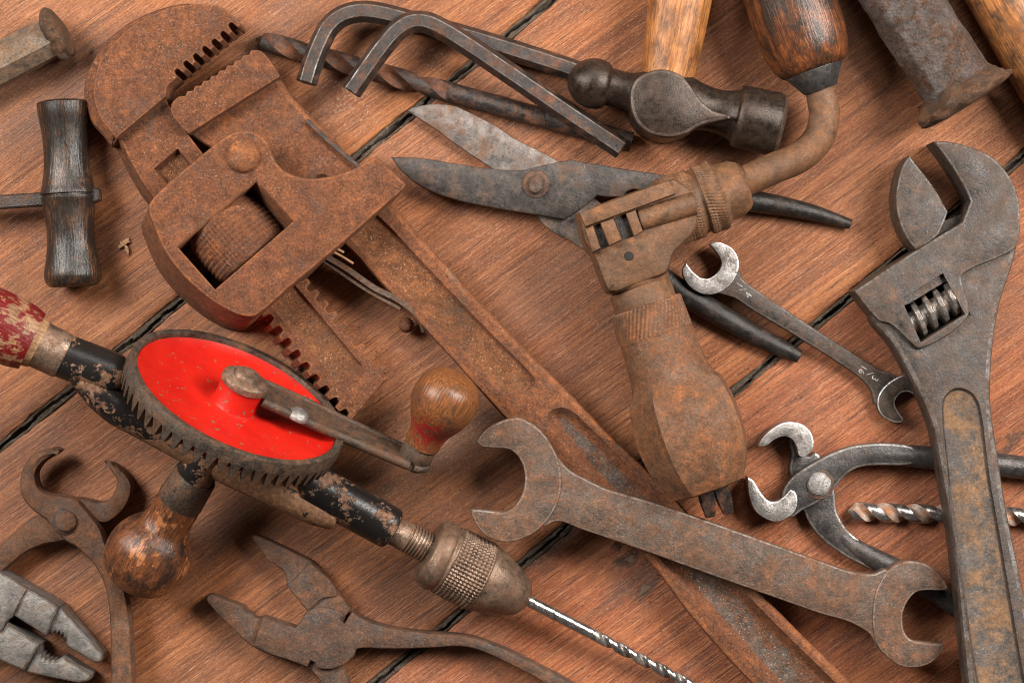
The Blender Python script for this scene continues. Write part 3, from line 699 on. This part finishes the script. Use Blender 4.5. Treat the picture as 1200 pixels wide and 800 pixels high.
# ================================================================== GIMLET
T = thing('gimlet', 'gimlet with dark worn wooden T-handle and flat steel shank', 'gimlet', 82, 226)
bm = BM(); lathe(bm, (74, 118, 34), (86, 336, 34), [(0, 0), (.2, 24), (1.5, 29)]+spl([(3, 31), (14, 30.5), (34, 27.5), (58, 26), (80, 27), (98, 30), (107, 32.5)], 3)+[(109, 32.5), (110, 29.8), (111.5, 29.8), (112.5, 32.4)]+spl([(114, 32.5), (126, 30), (150, 27.8), (168, 28), (186, 30.5), (200, 33), (208, 33.2), (213, 31)], 3)+[(216, 28), (217, 24, 1), (217.5, 0, 1)], 40)
emit('grip', bm, [M['w_gimlet'], M['w_end']], T, 45)
bm = BM(); sweep(bm, [(-60, 240, 33), (0, 237, 34), (60, 233, 34), (110, 229, 34), (118, 228, 34)], [(8, 8), (8, 8), (8, 8), (9, 9), (7, 7)], box=True, sub=2); emit('shank', bm, M['dark'], T)

# ================================================================== SMALL OPEN-END WRENCH
T = thing('open_end_wrench', 'small slim double open-end wrench with bright ground jaws, beside the bit brace', 'wrench', 930, 390)
tl = lambda x, y: -(x-800)*14/260
bm = BM()
prism(bm, [(842, 316), (862, 310), (871, 327), (886, 339), (955, 385), (1016, 424), (1032, 434), (1046, 438), (1052, 452), (1040, 472), (1026, 474), (1021, 458), (1006, 441), (940, 398), (880, 362), (862, 350), (848, 345), (835, 340)], 29, 19, 2.6, tilt=tl, edge=1)
emit('shank', bm, [M['grey'], M['grey_edge']], T)
bm = BM()
prism(bm, [(804, 308, 1), (812, 318), (820, 325, 1), (830, 326), (840, 320), (845.5, 310), (844, 302), (838, 293), (831, 286, 1), (838, 283.5), (848, 285), (860, 293), (866, 306), (865, 318), (858, 331), (846, 341), (834, 345), (822, 344), (810, 337), (802, 326), (800, 317)], 31, 16, 1.6, tilt=tl, edge=1)
emit('jaw', bm, [M['bright'], M['bright_edge']], T)
bm = BM()
prism(bm, [(1059, 491, 1), (1052, 481), (1049, 471), (1055, 461), (1065, 459), (1074, 464, 1), (1084, 456, 1), (1079, 446), (1068, 440), (1056, 440), (1042, 448), (1031, 460), (1028, 474), (1034, 487), (1046, 494), (1056, 495, 1)], 31, 17, 1.6, tilt=tl, edge=1)
emit('jaw', bm, [M['grey'], M['bright_edge']], T)
def stamp(txt, px, py, z, size, ang, parent, mat, name='stamped_mark'):
    c = bpy.data.curves.new(name, 'FONT'); c.body = txt; c.size = size*S; c.extrude = .35*S; c.align_x = 'CENTER'; c.align_y = 'CENTER'; c.offset = -.1*S
    t = bpy.data.objects.new(name, c); COL.objects.link(t)
    me = bpy.data.meshes.new_from_object(t.evaluated_get(bpy.context.evaluated_depsgraph_get()))
    bpy.data.objects.remove(t)
    o = bpy.data.objects.new(name, me); COL.objects.link(o); o.parent = parent
    me.materials.clear(); me.materials.append(mat)
    p = W(px, py, z)*S; o.location = p-parent.location; o.rotation_euler = (0, 0, R(ang)); return o
# the fractions 1/4 and 3/16
for txt, px, py, a, sz in (('1', 867, 334, 57, 12), ('/', 871, 339, 110, 12), ('4', 877, 346, 57, 12), ('3', 1025, 443, -123, 12), ('/', 1019, 438, -60, 12), ('16', 1011, 433, -123, 11)):
    stamp(txt, px, py, 29.1+tl(px, 0), sz, a, T, M['bright_edge'])

# ================================================================== ADJUSTABLE WRENCH
T = thing('adjustable_wrench', 'big dark grey adjustable wrench with worm screw on the right side', 'adjustable wrench', 1120, 450)
ta = lambda x, y: max(0, (y-230))*.088
bm = BM()
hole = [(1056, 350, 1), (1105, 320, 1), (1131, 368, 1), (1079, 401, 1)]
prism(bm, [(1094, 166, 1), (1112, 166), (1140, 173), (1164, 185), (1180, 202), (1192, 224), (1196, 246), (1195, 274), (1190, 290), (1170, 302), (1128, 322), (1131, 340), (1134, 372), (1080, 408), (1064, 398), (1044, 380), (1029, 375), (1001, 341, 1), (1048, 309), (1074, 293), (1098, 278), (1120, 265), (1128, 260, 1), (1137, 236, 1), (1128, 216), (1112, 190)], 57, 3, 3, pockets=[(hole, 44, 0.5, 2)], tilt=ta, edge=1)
prism(bm, [(1022, 366), (1060, 350), (1120, 315), (1170, 296), (1190, 284), (1190, 300), (1182, 326), (1172, 358), (1165, 402), (1162, 440), (1162, 475), (1169, 525), (1181, 600), (1200, 690), (1222, 800), (1240, 900), (1235, 930), (1200, 945), (1165, 935), (1150, 905), (1134, 800), (1124, 700), (1113, 610), (1103, 555), (1094, 505), (1082, 472), (1066, 440), (1046, 404)], 50, 8, 7,
      holes=[[(1054, 351, 1), (1106, 318, 1), (1133, 368, 1), (1078, 404, 1)]],
      pockets=[([(1104, 490), (1105, 468), (1116, 456), (1130, 455), (1143, 464), (1150, 484), (1160, 560), (1174, 640), (1196, 770), (1214, 880), (1200, 915), (1170, 905), (1143, 790), (1128, 690), (1115, 600), (1108, 530)], 4, 3, 3)], tilt=ta, edge=1)
emit('body', bm, [M['grey'], M['grey_edge'], M['hole'], M['panel']], T, 40)
bm = BM()
prism(bm, [(1066, 182, 1), (1078, 198), (1096, 222), (1111, 248, 1), (1106, 262), (1098, 277), (1074, 293, 1), (1063, 280), (1054, 260), (1050, 234), (1053, 210), (1058, 194)], 55, 4, 2.5, tilt=ta, edge=1)
prism(bm, [(1098, 262, 1), (1128, 250, 1), (1128, 280, 1), (1085, 300, 1)], 30, 6, 2, tilt=ta)
emit('movable_jaw', bm, [M['grey'], M['grey_edge']], T)
bm = BM()
def worm(th, t, r):
    ph = (th/(2*math.pi)-t/15.0) % 1.0
    rid = max(0, min(1, (.30-abs(ph-.5))*9))
    return r*(.62+.38*rid)+(.35*math.cos(th*60) if rid > .9 else 0)
lathe(bm, (1066, 380, 46), (1124, 344, 46), dense([(0, 21), (68, 21)], .8), 72, worm)
emit('worm_screw', bm, M['worm'], T, 60)

# ================================================================== HOOK-JAW PINCERS (right)
T = thing('pincers', 'dark steel carpenter pincers with two bright curved jaws, right of the brace', 'pincers', 980, 570)
bm = BM()   # lower lever: neck of the upper jaw and lower handle
prism(bm, [(926, 512), (938, 522), (946, 534), (957, 530), (966, 545), (978, 575), (981, 598), (990, 616), (1008, 633), (1040, 652), (1052, 660), (1040, 680), (1030, 672), (985, 648), (960, 628), (947, 610), (941, 596), (935, 575), (928, 562), (925, 548), (928, 532)], 17, 3, 3, edge=1)
sweep(bm, [(985, 628, 12), (1010, 646, 13), (1050, 668, 14), (1090, 690, 14), (1120, 708, 14), (1165, 733, 14)], [(8, 6), (11, 8), (14, 12), (14, 12), (14, 12), (12, 11)], 16, 4)
emit('lever', bm, [M['lever'], M['lever_edge']], T)
bm = BM()   # upper lever: lower jaw root and upper handle
prism(bm, [(922, 566), (934, 554), (956, 540), (976, 530), (1000, 522), (1030, 519), (1062, 521), (1075, 528), (1075, 540), (1060, 545), (1030, 545), (1006, 548), (990, 558), (980, 570), (970, 582), (956, 590), (940, 598), (928, 606), (916, 600), (916, 580)], 31, 16, 3, edge=1)
sweep(bm, [(1010, 536, 22), (1045, 533, 22), (1090, 536, 20), (1150, 542, 17), (1200, 548, 15), (1270, 556, 14)], [(8, 7), (12, 10), (13.5, 13), (14, 13.5), (13.5, 13), (12, 12)], 18, 4)
emit('lever', bm, [M['lever'], M['lever_edge']], T)
bm = BM()
prism(bm, [(888, 523, 1), (892, 514), (906, 501), (922, 494), (938, 496), (949, 504), (954, 516), (953, 525), (947, 533), (940, 536, 1), (936, 533), (934, 524), (929, 515), (920, 511), (908, 515), (898, 522)], 34, 4, 2, edge=1)
emit('jaw', bm, [M['bright'], M['bright_edge']], T)
bm = BM()
prism(bm, [(876, 558, 1), (878, 580), (885, 598), (898, 608), (910, 611), (922, 607), (932, 598), (935, 586), (932, 576), (926, 573, 1), (920, 580), (910, 587), (900, 586), (890, 574), (883, 563)], 34, 4, 2, edge=1)
emit('jaw', bm, [M['bright'], M['bright_edge']], T)
bm = BM(); lathe(bm, (960, 567, 30), (960, 567, 37), [(0, 17.5, 1), (1.5, 17.5, 1), (2.5, 14, 1), (3, 13), (6, 12.5), (7, 10), (7.1, 0)], 28); emit('pivot_rivet', bm, [M['bright'], M['rustplier']], T)
# ================================================================== SHINY TWIST BIT (right)
T = thing('drill_bit', 'shiny twist drill bit with orange rust in its flutes, under the adjustable wrench', 'drill bit', 1090, 602, 'twist drill bits')
bm = BM(); twist(bm, (994, 599, 11), (1330, 609, 11), 11.2, 68, 0, .72, 30, 2.2, 0, -1); emit('shaft', bm, [M['bitshine'], M['bitorange']], T, 40)

# ================================================================== LARGE OPEN-END SPANNER
T = thing('open_end_wrench', 'large brown double open-end spanner resting across the pipe wrench handle', 'wrench', 830, 640)
ts = lambda x, y: -(x-560)*26/540
bm = BM()
prism(bm, [(625, 530), (640, 520), (655, 537), (667, 550), (683, 559), (710, 572), (770, 590), (838, 613), (900, 635), (975, 662), (1000, 670), (1024, 672), (1040, 667), (1052, 690), (1050, 730), (1030, 757), (1021, 744), (1010, 736), (994, 728), (960, 718), (900, 697), (838, 675), (740, 640), (682, 620), (662, 612), (650, 611), (636, 616), (622, 600), (616, 565)], 74, 55, 2.5, tilt=ts, edge=1)
emit('shank', bm, [M['spanner'], M['spanner_edge']], T)
bm = BM()
prism(bm, [(558, 518, 1), (563, 509), (574, 499), (590, 492), (606, 489), (620, 494), (634, 504), (645, 519), (654, 537), (658, 560), (655, 585), (645, 605), (630, 621), (614, 630), (600, 634.5), (586, 634), (572, 629), (562, 620), (555, 609), (550, 597, 1), (560, 596.5), (574, 598), (592, 599), (603, 592), (611, 580), (615, 566), (614, 550), (608, 536), (598, 527), (584, 525), (566, 524, 1)], 76, 54, 2.5, tilt=ts, edge=1)
emit('jaw', bm, [M['spanner'], M['spanner_edge']], T)
bm = BM()
prism(bm, [(1023, 710), (1028, 688), (1040, 668), (1056, 658.5), (1072, 657), (1088, 662), (1102, 673), (1110, 686), (1112, 691, 1), (1100, 691.6), (1082, 691.6), (1072, 695), (1063, 706), (1058, 722), (1060, 739), (1068, 749), (1082, 752), (1104, 754, 1), (1107, 758, 1), (1101, 768), (1088, 778), (1072, 782), (1056, 780), (1040, 770), (1029, 757), (1023, 738)], 76, 54, 2.5, tilt=ts, edge=1)
emit('jaw', bm, [M['spanner'], M['spanner_edge']], T)

# ================================================================== HAND DRILL
T = thing('hand_drill', 'old hand drill with bright red gear wheel, crank knob and red handle', 'hand drill', 300, 520)
zf = lambda x: 112-.176*(x-215)
P = lambda x, y: (x, y, zf(x))
bm = BM(); lathe(bm, P(-105, 331), P(38, 400), spl([(0, 0), (4, 20), (16, 31), (45, 39), (80, 41), (105, 40), (118, 36)], 3), 44); emit('handle', bm, M['w_red'], T)
bm = BM(); lathe(bm, P(16, 389), P(46, 404), spl([(0, 36.5), (4, 35), (12, 33), (22, 31), (28, 30.5), (33, 29)], 2)+[(33.5, 20)], 40); emit('handle_band', bm, M['w_tan'], T)
bm = BM(); lathe(bm, P(43, 402), P(76, 418), [(0, 20), (0.3, 28), (2, 29), (4, 28.2), (32, 27.5), (35, 26.5), (36, 24)], 36); emit('ferrule', bm, M['nickel'], T)
bm = BM(); lathe(bm, P(70, 415), P(150, 446), spl([(0, 26), (40, 26.5), (60, 26.5), (72, 25), (80, 20), (84, 12), (86, 0)], 3), 36)
sweep(bm, [P(92, 438), (118, 462, zf(118)+2), (140, 480, zf(140)+4), (165, 495, zf(165)+4), (200, 512, zf(200)+2)], [(14, 16), (19, 18), (19, 18), (17, 16), (14, 15)], 20, 5)
emit('frame', bm, M['blackpaint'], T)
bm = BM(); sweep(bm, [(150, 490, zf(150)), (200, 515, zf(200)), (260, 546, zf(260)), (320, 574, zf(320)), (370, 598, zf(370)), (394, 606, zf(394))], [(15, 16), (16.5, 17), (18, 18), (18, 18), (17, 17), (15, 15)], 20, 4); emit('side_rail', bm, M['railpaint'], T)
bm = BM(); sweep(bm, [(145, 452, zf(150)-14), (220, 492, zf(220)-30), (300, 537, zf(300)-28), (375, 575, zf(375)-10)], [(9, 10), (9, 9), (9, 9), (9, 10)], 14, 4); emit('side_rail', bm, M['railpaint'], T)
bm = BM(); lathe(bm, P(358, 563), P(462, 621), [(0, 16), (.3, 23), (3, 25.5), (20, 26), (100, 25.5), (112, 25), (116, 23.5), (118, 20), (118.2, 10)], 40); emit('spindle_sleeve', bm, M['blackpaint'], T)
bm = BM(); lathe(bm, P(330, 548), P(380, 576), [(0, 13), (50, 13)], 20, lambda th, t, r: r*(1+.16*math.cos(th*9))); emit('pinion', bm, M['crank'], T)
thr = [(0, 17.5), (22, 17.5)]
for i in range(9): thr += [(22.5+i*4, 18.2), (24.2+i*4, 18.2), (24.9+i*4, 16.2), (26.0+i*4, 16.2)]
bm = BM(); lathe(bm, P(456, 618), P(512, 648), thr+[(62, 17)], 32); emit('threaded_spindle', bm, M['nickel'], T, 30)
kn3 = lambda th, t, r: r+(1.5*(math.cos(th*30+t*.62)*math.cos(th*30-t*.62)) if 27 < t < 70 else 0)
bm = BM(); lathe(bm, P(501, 644), P(618, 703), [(0, 17), (.3, 32), (1.5, 36.5), (4, 38.5), (7, 39), (8.5, 40.5), (11, 42), (15, 42.3), (19, 42), (21, 41), (22, 40), (24, 40), (25, 41.2)]+dense([(27, 41.3), (70, 42)], .9)+[(71, 41.2), (72.5, 40.8)]+spl([(73, 41), (88, 37.5), (104, 32), (118, 26), (126, 20.5), (131, 12)], 3)+[(131.2, 6)], 180, kn3); emit('chuck', bm, M['chuck'], T, 50)
bm = BM(); twist(bm, (605, 696, zf(605)), (838, 817, 8), 6.6, 52, .40, 1.2, 26, 2, None, -1); emit('bit', bm, [M['bitshine'], M['bitflute']], T, 40)
# side handle
zs = zf(232)
bm = BM(); lathe(bm, (247, 528, zs+6), (227, 561, zs-14), [(0, 18), (24, 22.5), (36, 23), (38, 21)], 30); emit('handle_stub', bm, M['blackpaint'], T)
bm = BM(); lathe(bm, (230, 556, zs-12), (210, 588, zs-30), [(0, 16), (.3, 24.5), (2, 26), (34, 28), (37, 27), (37.2, 18)], 34); dome(bm, (206, 572, zs+1), 5, 3, 12); emit('side_ferrule', bm, M['crank'], T)
bm = BM(); lathe(bm, (214, 582, zs-27), (150, 688, 46), spl([(0, 26), (14, 27), (30, 27.5), (42, 31), (54, 41), (70, 48.5), (86, 50), (102, 47), (116, 38), (125, 24), (129, 9), (129.5, 0)], 3), 44); emit('side_handle', bm, M['w_side'], T)
# gear wheel
n_ = Vector((.466*.925, .884*.925, .38)).normalized(); e1 = Vector((.87, -.459, -.15)); e1 = (e1-n_*e1.dot(n_)).normalized(); u_ = e1.cross(n_)
GC = W(280, 462, 130)
Za = lambda X: -14*(X-23)/184
Lc = lambda X, Y, Z: GC+e1*X+u_*Y+n_*Z
GR = 129.
def lring(bm, r, z, n=171): return [bm.verts.new(Lc(r*math.cos(2*math.pi*j/n), r*math.sin(2*math.pi*j/n), z)) for j in range(n)]
bm = BM(); prof = [(119.5, -12), (119.7, -2), (120.3, -.4), (121.5, 0), (GR-2, 0), (GR-.6, -.5), (GR, -2), (GR+1, -14)]
rs = [lring(bm, r, z) for r, z in prof]
for a, b in zip(rs, rs[1:]): bridge(bm, a, b)
NT = 57; o1 = rs[-1]; inn = lring(bm, 119.5, -14)
# teeth cut in the rear edge: each tooth takes three rim steps
for j in range(NT):
    i0 = j*3; i3 = (j*3+3) % 171
    th = [2*math.pi*(j*3+f)/171 for f in (0, .15, 1.1, 1.75, 2.7, 3)]
    zz = [-14.6, -15.2, -33, -33, -15.2, -14.6]
    out_ = []; in_ = []
    for a, z in zip(th, zz):
        ro = GR+1-(3 if z < -20 else 0)
        out_.append(bm.verts.new(Lc(ro*math.cos(a), ro*math.sin(a), z))); in_.append(bm.verts.new(Lc(117*math.cos(a), 117*math.sin(a), z)))
    for k in range(5): f = bm.faces.new((out_[k], out_[k+1], in_[k+1], in_[k]))
    bm.faces.new([o1[i0], o1[i0+1], o1[i0+2], o1[i3]]+out_[::-1])
    bm.faces.new([inn[i0], inn[i0+1], inn[i0+2], inn[i3]]+in_[::-1])
bridge(bm, rs[0], inn)
gear = emit('gear_wheel', bm, M['gearrim'], T, 35)
bm = BM(); prof = [(30, -30), (116, -28), (119.2, -12), (119.2, -5.5), (118, -6.5), (113, -10), (106, -12.5), (70, -15.5), (34, -15.6), (29, -15), (26.5, -13.5), (25.4, -11), (25, 12), (22, 13)]
rs = [lring(bm, r, z, 96) for r, z in prof]
for a, b in zip(rs, rs[1:]): bridge(bm, a, b)
bm.faces.new(rs[-1]); bm.faces.new(rs[0])
emit('painted_web', bm, M['red'], gear, 28)
bm = BM(); prof = [(14, 11), (25, 12), (26.8, 13.5), (27.5, 17), (26.5, 21), (22, 24), (17, 25), (16, 24), (15.3, 26), (14, 29), (10, 30)]
rs = [lring(bm, r, z, 40) for r, z in prof]
for a, b in zip(rs, rs[1:]): bridge(bm, a, b)
bm.faces.new(rs[-1]); bm.faces.new(rs[0])
emit('hub_cap', bm, M['nickel'], gear)
# crank arm with a rolled edge, screw, ferrule and knob
ca = Vector((23, -13)); cb = Vector((212, -42)); cd = (cb-ca).normalized(); cn = Vector((-cd.y, cd.x))
bm = BM(); ol = []
for s, wv in ((0, 22), (.03, 25), (.3, 25), (.6, 23), (.9, 21)): ol.append(ca+(cb-ca)*s+cn*wv)
for k in range(9): a = math.pi/2-k*math.pi/8; ol.append(cb+cd*(21*math.cos(a)*.9-2)+cn*21*math.sin(a))
for s, wv in ((.9, 21), (.6, 23), (.3, 25), (.03, 25), (0, 22)): ol.append(ca+(cb-ca)*s-cn*wv)
vt = [[bm.verts.new(Lc(p.x, p.y, z+Za(p.x))) for p in ol] for z in (4, 10)]
bridge(bm, vt[0], vt[1]); bm.faces.new(vt[0]); bm.faces.new(vt[1])
for sg, rr in ((1, 5.6), (-1, 3.8)):
    sweep(bm, [Lc(*(ca+(cb-ca)*s+cn*sg*wv), 9-14*s) for s, wv in ((0.0, 24), (.3, 24.5), (.6, 22.5), (.97, 20))], rr, 12, 3, world=True)
sweep(bm, [Lc(*(cb+cd*(20*math.cos(a)*.95)+cn*20*math.sin(a)), -5) for a in [math.pi/2-k*math.pi/6 for k in range(7)]], 4.4, 12, 2, world=True)
emit('crank_arm', bm, M['crank'], T)
def loc_lathe(prof, cx, cy, n, name, mat, rfun=None):
    bm = BM(); z0, z1 = prof[0][0], prof[-1][0]
    lathe(bm, Lc(cx, cy, z0+Za(cx)), Lc(cx, cy, z1+Za(cx)), [(z-z0,)+tuple(r) for z, *r in prof], n, rfun, world=True)
    return emit(name, bm, mat, T, 45)
loc_lathe([(9, 13), (11, 13), (13, 12.5), (17, 9), (18.5, 5), (19, 0)], 70, 2, 24, 'screw', M['bright'])
loc_lathe([(8, 12), (8.2, 18.5), (10, 19.5), (28, 19), (31, 17.5), (31.5, 10)], 214, -42, 32, 'knob_ferrule', M['crank'])
loc_lathe([(30, 14), (31, 19)]+spl([(32, 20.5), (42, 21), (54, 24), (68, 31), (82, 36.5), (96, 38), (110, 35), (121, 27), (126, 17)], 2.5)+[(127.5, 11), (128, 0)], 214, -42, 44, 'knob', M['w_knob'])
KN.red.inputs[1].default_value = (Lc(214, -22, 48)*S-T.location)

# ================================================================== END-CUTTING PINCERS (left)
T = thing('pincers', 'rusty end-cutting pincers with open rounded jaws, lower left', 'pincers', 80, 610)
bm = BM()
prism(bm, [(121, 540, 1), (132, 543), (144, 552), (153, 564), (154, 576), (148, 592), (138, 604), (124, 613), (110, 612), (96, 618), (76, 633), (52, 638), (32, 646), (16, 658), (0, 672), (-40, 712), (-60, 705), (-50, 690), (-20, 652), (0, 638), (20, 620), (38, 606), (60, 596), (80, 585), (92, 583), (104, 586), (116, 588), (128, 584), (134, 574), (136, 562), (128, 550)], 32, 6, 6)
emit('lever', bm, [M['pincer']], T)
bm = BM()
prism(bm, [(72, 527, 1), (64, 524), (50, 527), (36, 534), (26, 548), (22, 568), (26, 584), (38, 598), (54, 610), (64, 622), (76, 634), (88, 641), (100, 652), (112, 666), (120, 682), (126, 706), (128, 736), (129, 800), (128, 860), (155, 860), (156, 800), (154, 760), (152, 726), (148, 700), (142, 680), (134, 660), (124, 638), (118, 620), (108, 606), (98, 594), (88, 584), (70, 580), (58, 579), (48, 574), (43, 566), (42, 554), (48, 544), (60, 535)], 44, 20, 7)
emit('lever', bm, [M['pincer']], T)
bm = BM(); lathe(bm, (77, 610, 42), (77, 610, 51), [(0, 16, 1), (3, 16, 1), (3.8, 12.8, 1), (4, 12.5), (7.5, 12), (9, 9.5), (9.1, 0)], 24); emit('pivot_rivet', bm, [M['pincer'], M['dark']], T)
# ================================================================== COMBINATION PLIERS (bottom left)
T = thing('pliers', 'grey steel combination pliers with serrated jaws in the lower left corner', 'pliers', 40, 740)
def arc(p, q, bulge, n): 
    a, b = Vector(p), Vector(q); d = b-a; nr = Vector((-d.y, d.x)).normalized(); out = []
    for i in range(n+1):
        t = i/n; v = a+d*t+nr*bulge*4*t*(1-t); out.append((v.x+(nr.x*3.4 if i % 2 else 0), v.y+(nr.y*3.4 if i % 2 else 0), 1))
    return out
bm = BM()
prism(bm, [(32, 688, 1), (70, 710, 1), (54, 745, 1), (16, 721, 1)], 46, 6, 3, edge=1)
prism(bm, [(68, 709, 1), (72, 711, 1), (120, 766, 1), (119, 774), (112, 777, 1), (78, 757, 1)]+arc((77, 753), (57, 743), 5, 9)+[(54, 743, 1)], 40, 6, 2.5, edge=1)
prism(bm, [(-60, 640, 1), (9, 674, 1), (34, 689, 1), (15, 723, 1), (9, 727), (0, 741), (-60, 770, 1)], 43, 4, 2.5, edge=1)
emit('jaw', bm, [M['pliergrey'], M['grey_edge']], T, label='upper jaw')
bm = BM()
prism(bm, [(8, 730, 1), (47, 754, 1), (28, 786, 1), (0, 774), (-40, 752, 1), (-20, 740), (0, 740)], 46, 6, 3, edge=1)
prism(bm, [(46, 755, 1)]+arc((46, 760), (66, 771), 4, 9)+[(74, 769, 1), (107, 790, 1), (104, 797), (92, 800, 1), (28, 787, 1)], 40, 6, 2.5, edge=1)
emit('jaw', bm, [M['pliergrey'], M['grey_edge']], T, label='lower jaw')
# ================================================================== LINEMAN PLIERS (bottom centre)
T = thing('pliers', 'rusty brown combination pliers lying open at the bottom centre', 'pliers', 400, 740)
bm = BM()
prism(bm, [(294, 629, 1), (300, 627), (330, 640), (358, 654), (365, 658), (382, 676), (396, 694), (411, 714, 1), (405, 722), (398, 760), (403, 780), (409, 800), (425, 850, 1), (392, 850, 1), (375, 798), (363, 780), (355, 740), (361, 717, 1), (336, 686, 1), (335, 674), (331, 667), (325, 664), (321, 660), (316, 659), (308, 648)], 26, 3, 2.5)
prism(bm, [(336, 686, 1), (364, 659, 1), (395, 694), (376, 702), (361, 716, 1)], 30, 10, 2)
emit('lever', bm, [M['rustplier']], T)
bm = BM()
prism(bm, [(241, 701, 1), (246, 696), (262, 702), (284, 710), (288, 716), (295, 719), (300, 724), (308, 724), (330, 732), (346, 735, 1), (350, 740), (350, 760), (330, 772), (316, 767), (294, 756), (270, 734), (244, 707)], 26, 3, 2.5)
prism(bm, [(308, 722, 1), (346, 735, 1), (352, 728), (360, 716), (377, 711), (395, 715), (403, 721), (399, 726, 1), (403, 730, 1), (412, 717, 1), (430, 727), (460, 736), (500, 741), (540, 744), (565, 750), (600, 764), (640, 784), (670, 800), (700, 822), (690, 832), (640, 801), (600, 779), (565, 763), (540, 757), (500, 759), (450, 760), (419, 760), (415, 768), (408, 775), (398, 781), (385, 784), (371, 782), (369, 776, 1), (364, 774, 1), (360, 781, 1), (334, 772), (314, 765), (297, 756, 1)], 33, 6, 3)
emit('lever', bm, [M['rustplier']], T)

# ================================================================== SMALL DEBRIS
T = thing('wood_splinter', 'tiny pale wood splinter on the plank between gimlet and pipe wrench', 'splinter', 146, 288)
bm = BM()
for (x0, y0, x1, y1, r) in ((139, 290, 151, 279, 3), (146, 286, 150, 298, 2.2), (141, 284, 152, 283, 2)):
    sweep(bm, [(x0, y0, 2.5), ((x0+x1)/2+1, (y0+y1)/2, 4), (x1, y1, 3)], [(r*.5, 1), (r, 1.6), (r*.4, .8)], box=True, sub=2)
emit('chip', bm, M['w_tan'], T)
T = thing('straw', 'two short straw bits caught beneath the pipe wrench housing', 'straw', 398, 300)
for (x0, y0, x1, y1) in ((384, 292, 414, 309), (388, 290, 403, 296)):
    bm = BM(); sweep(bm, [(x0, y0, 48), ((x0+x1)/2, (y0+y1)/2-1, 50), (x1, y1, 50)], 1.5, 8, 2); emit('stalk', bm, M['w_tan'], T)
b = NB('sawdust_flake'); M['dust'] = b.out(b.ramp(b.noise(b.vec(), 30, 2), [(.3, (.5, .38, .28)), (.7, (.72, .66, .58))]), .9)
bm = BM(); rd = random.Random(9)
def flake(px, py, s):
    p = W(px, py, .5); a = rd.uniform(0, 6.28)
    q = [p+Vector((math.cos(a+k*1.57)*s*(1 if k % 2 else .5), math.sin(a+k*1.57)*s*(1 if k % 2 else .5), rd.uniform(0, .6))) for k in range(4)]
    top = bm.verts.new(p+Vector((0, 0, .9))); qq = [bm.verts.new(v) for v in q]
    for k in range(4): bm.faces.new((qq[k], qq[(k+1) % 4], top))
    bm.faces.new(qq[::-1])
for _ in range(330): flake(rd.gauss(402, 24), rd.gauss(130, 20), rd.uniform(.4, 1.0))
for _ in range(120): flake(rd.gauss(508, 10), rd.gauss(73, 10), rd.uniform(.4, .9))
for _ in range(160): flake(rd.gauss(470, 40), rd.gauss(170, 22), rd.uniform(.35, .9))
for _ in range(420): flake(rd.uniform(0, 1200), rd.uniform(0, 800), rd.uniform(.3, .8))
o = emit('sawdust', bm, M['dust']); o['kind'] = 'stuff'; o['label'] = 'pale specks of sawdust strewn on the planks'

bm = BM()
for _ in range(420):
    t = rd.random(); px = 300+t*560+rd.gauss(0, 26); py = 330+t*420+rd.gauss(0, 26)
    flake(px, py, rd.uniform(.5, 1.5))
for _ in range(160): flake(rd.gauss(250, 90), rd.gauss(330, 70), rd.uniform(.5, 1.3))
for _ in range(160): flake(rd.gauss(820, 90), rd.gauss(480, 90), rd.uniform(.5, 1.2))
o = emit('rust_crumbs', bm, M['pipe']); o['kind'] = 'stuff'; o['label'] = 'dark rust crumbs fallen round the pipe wrench'
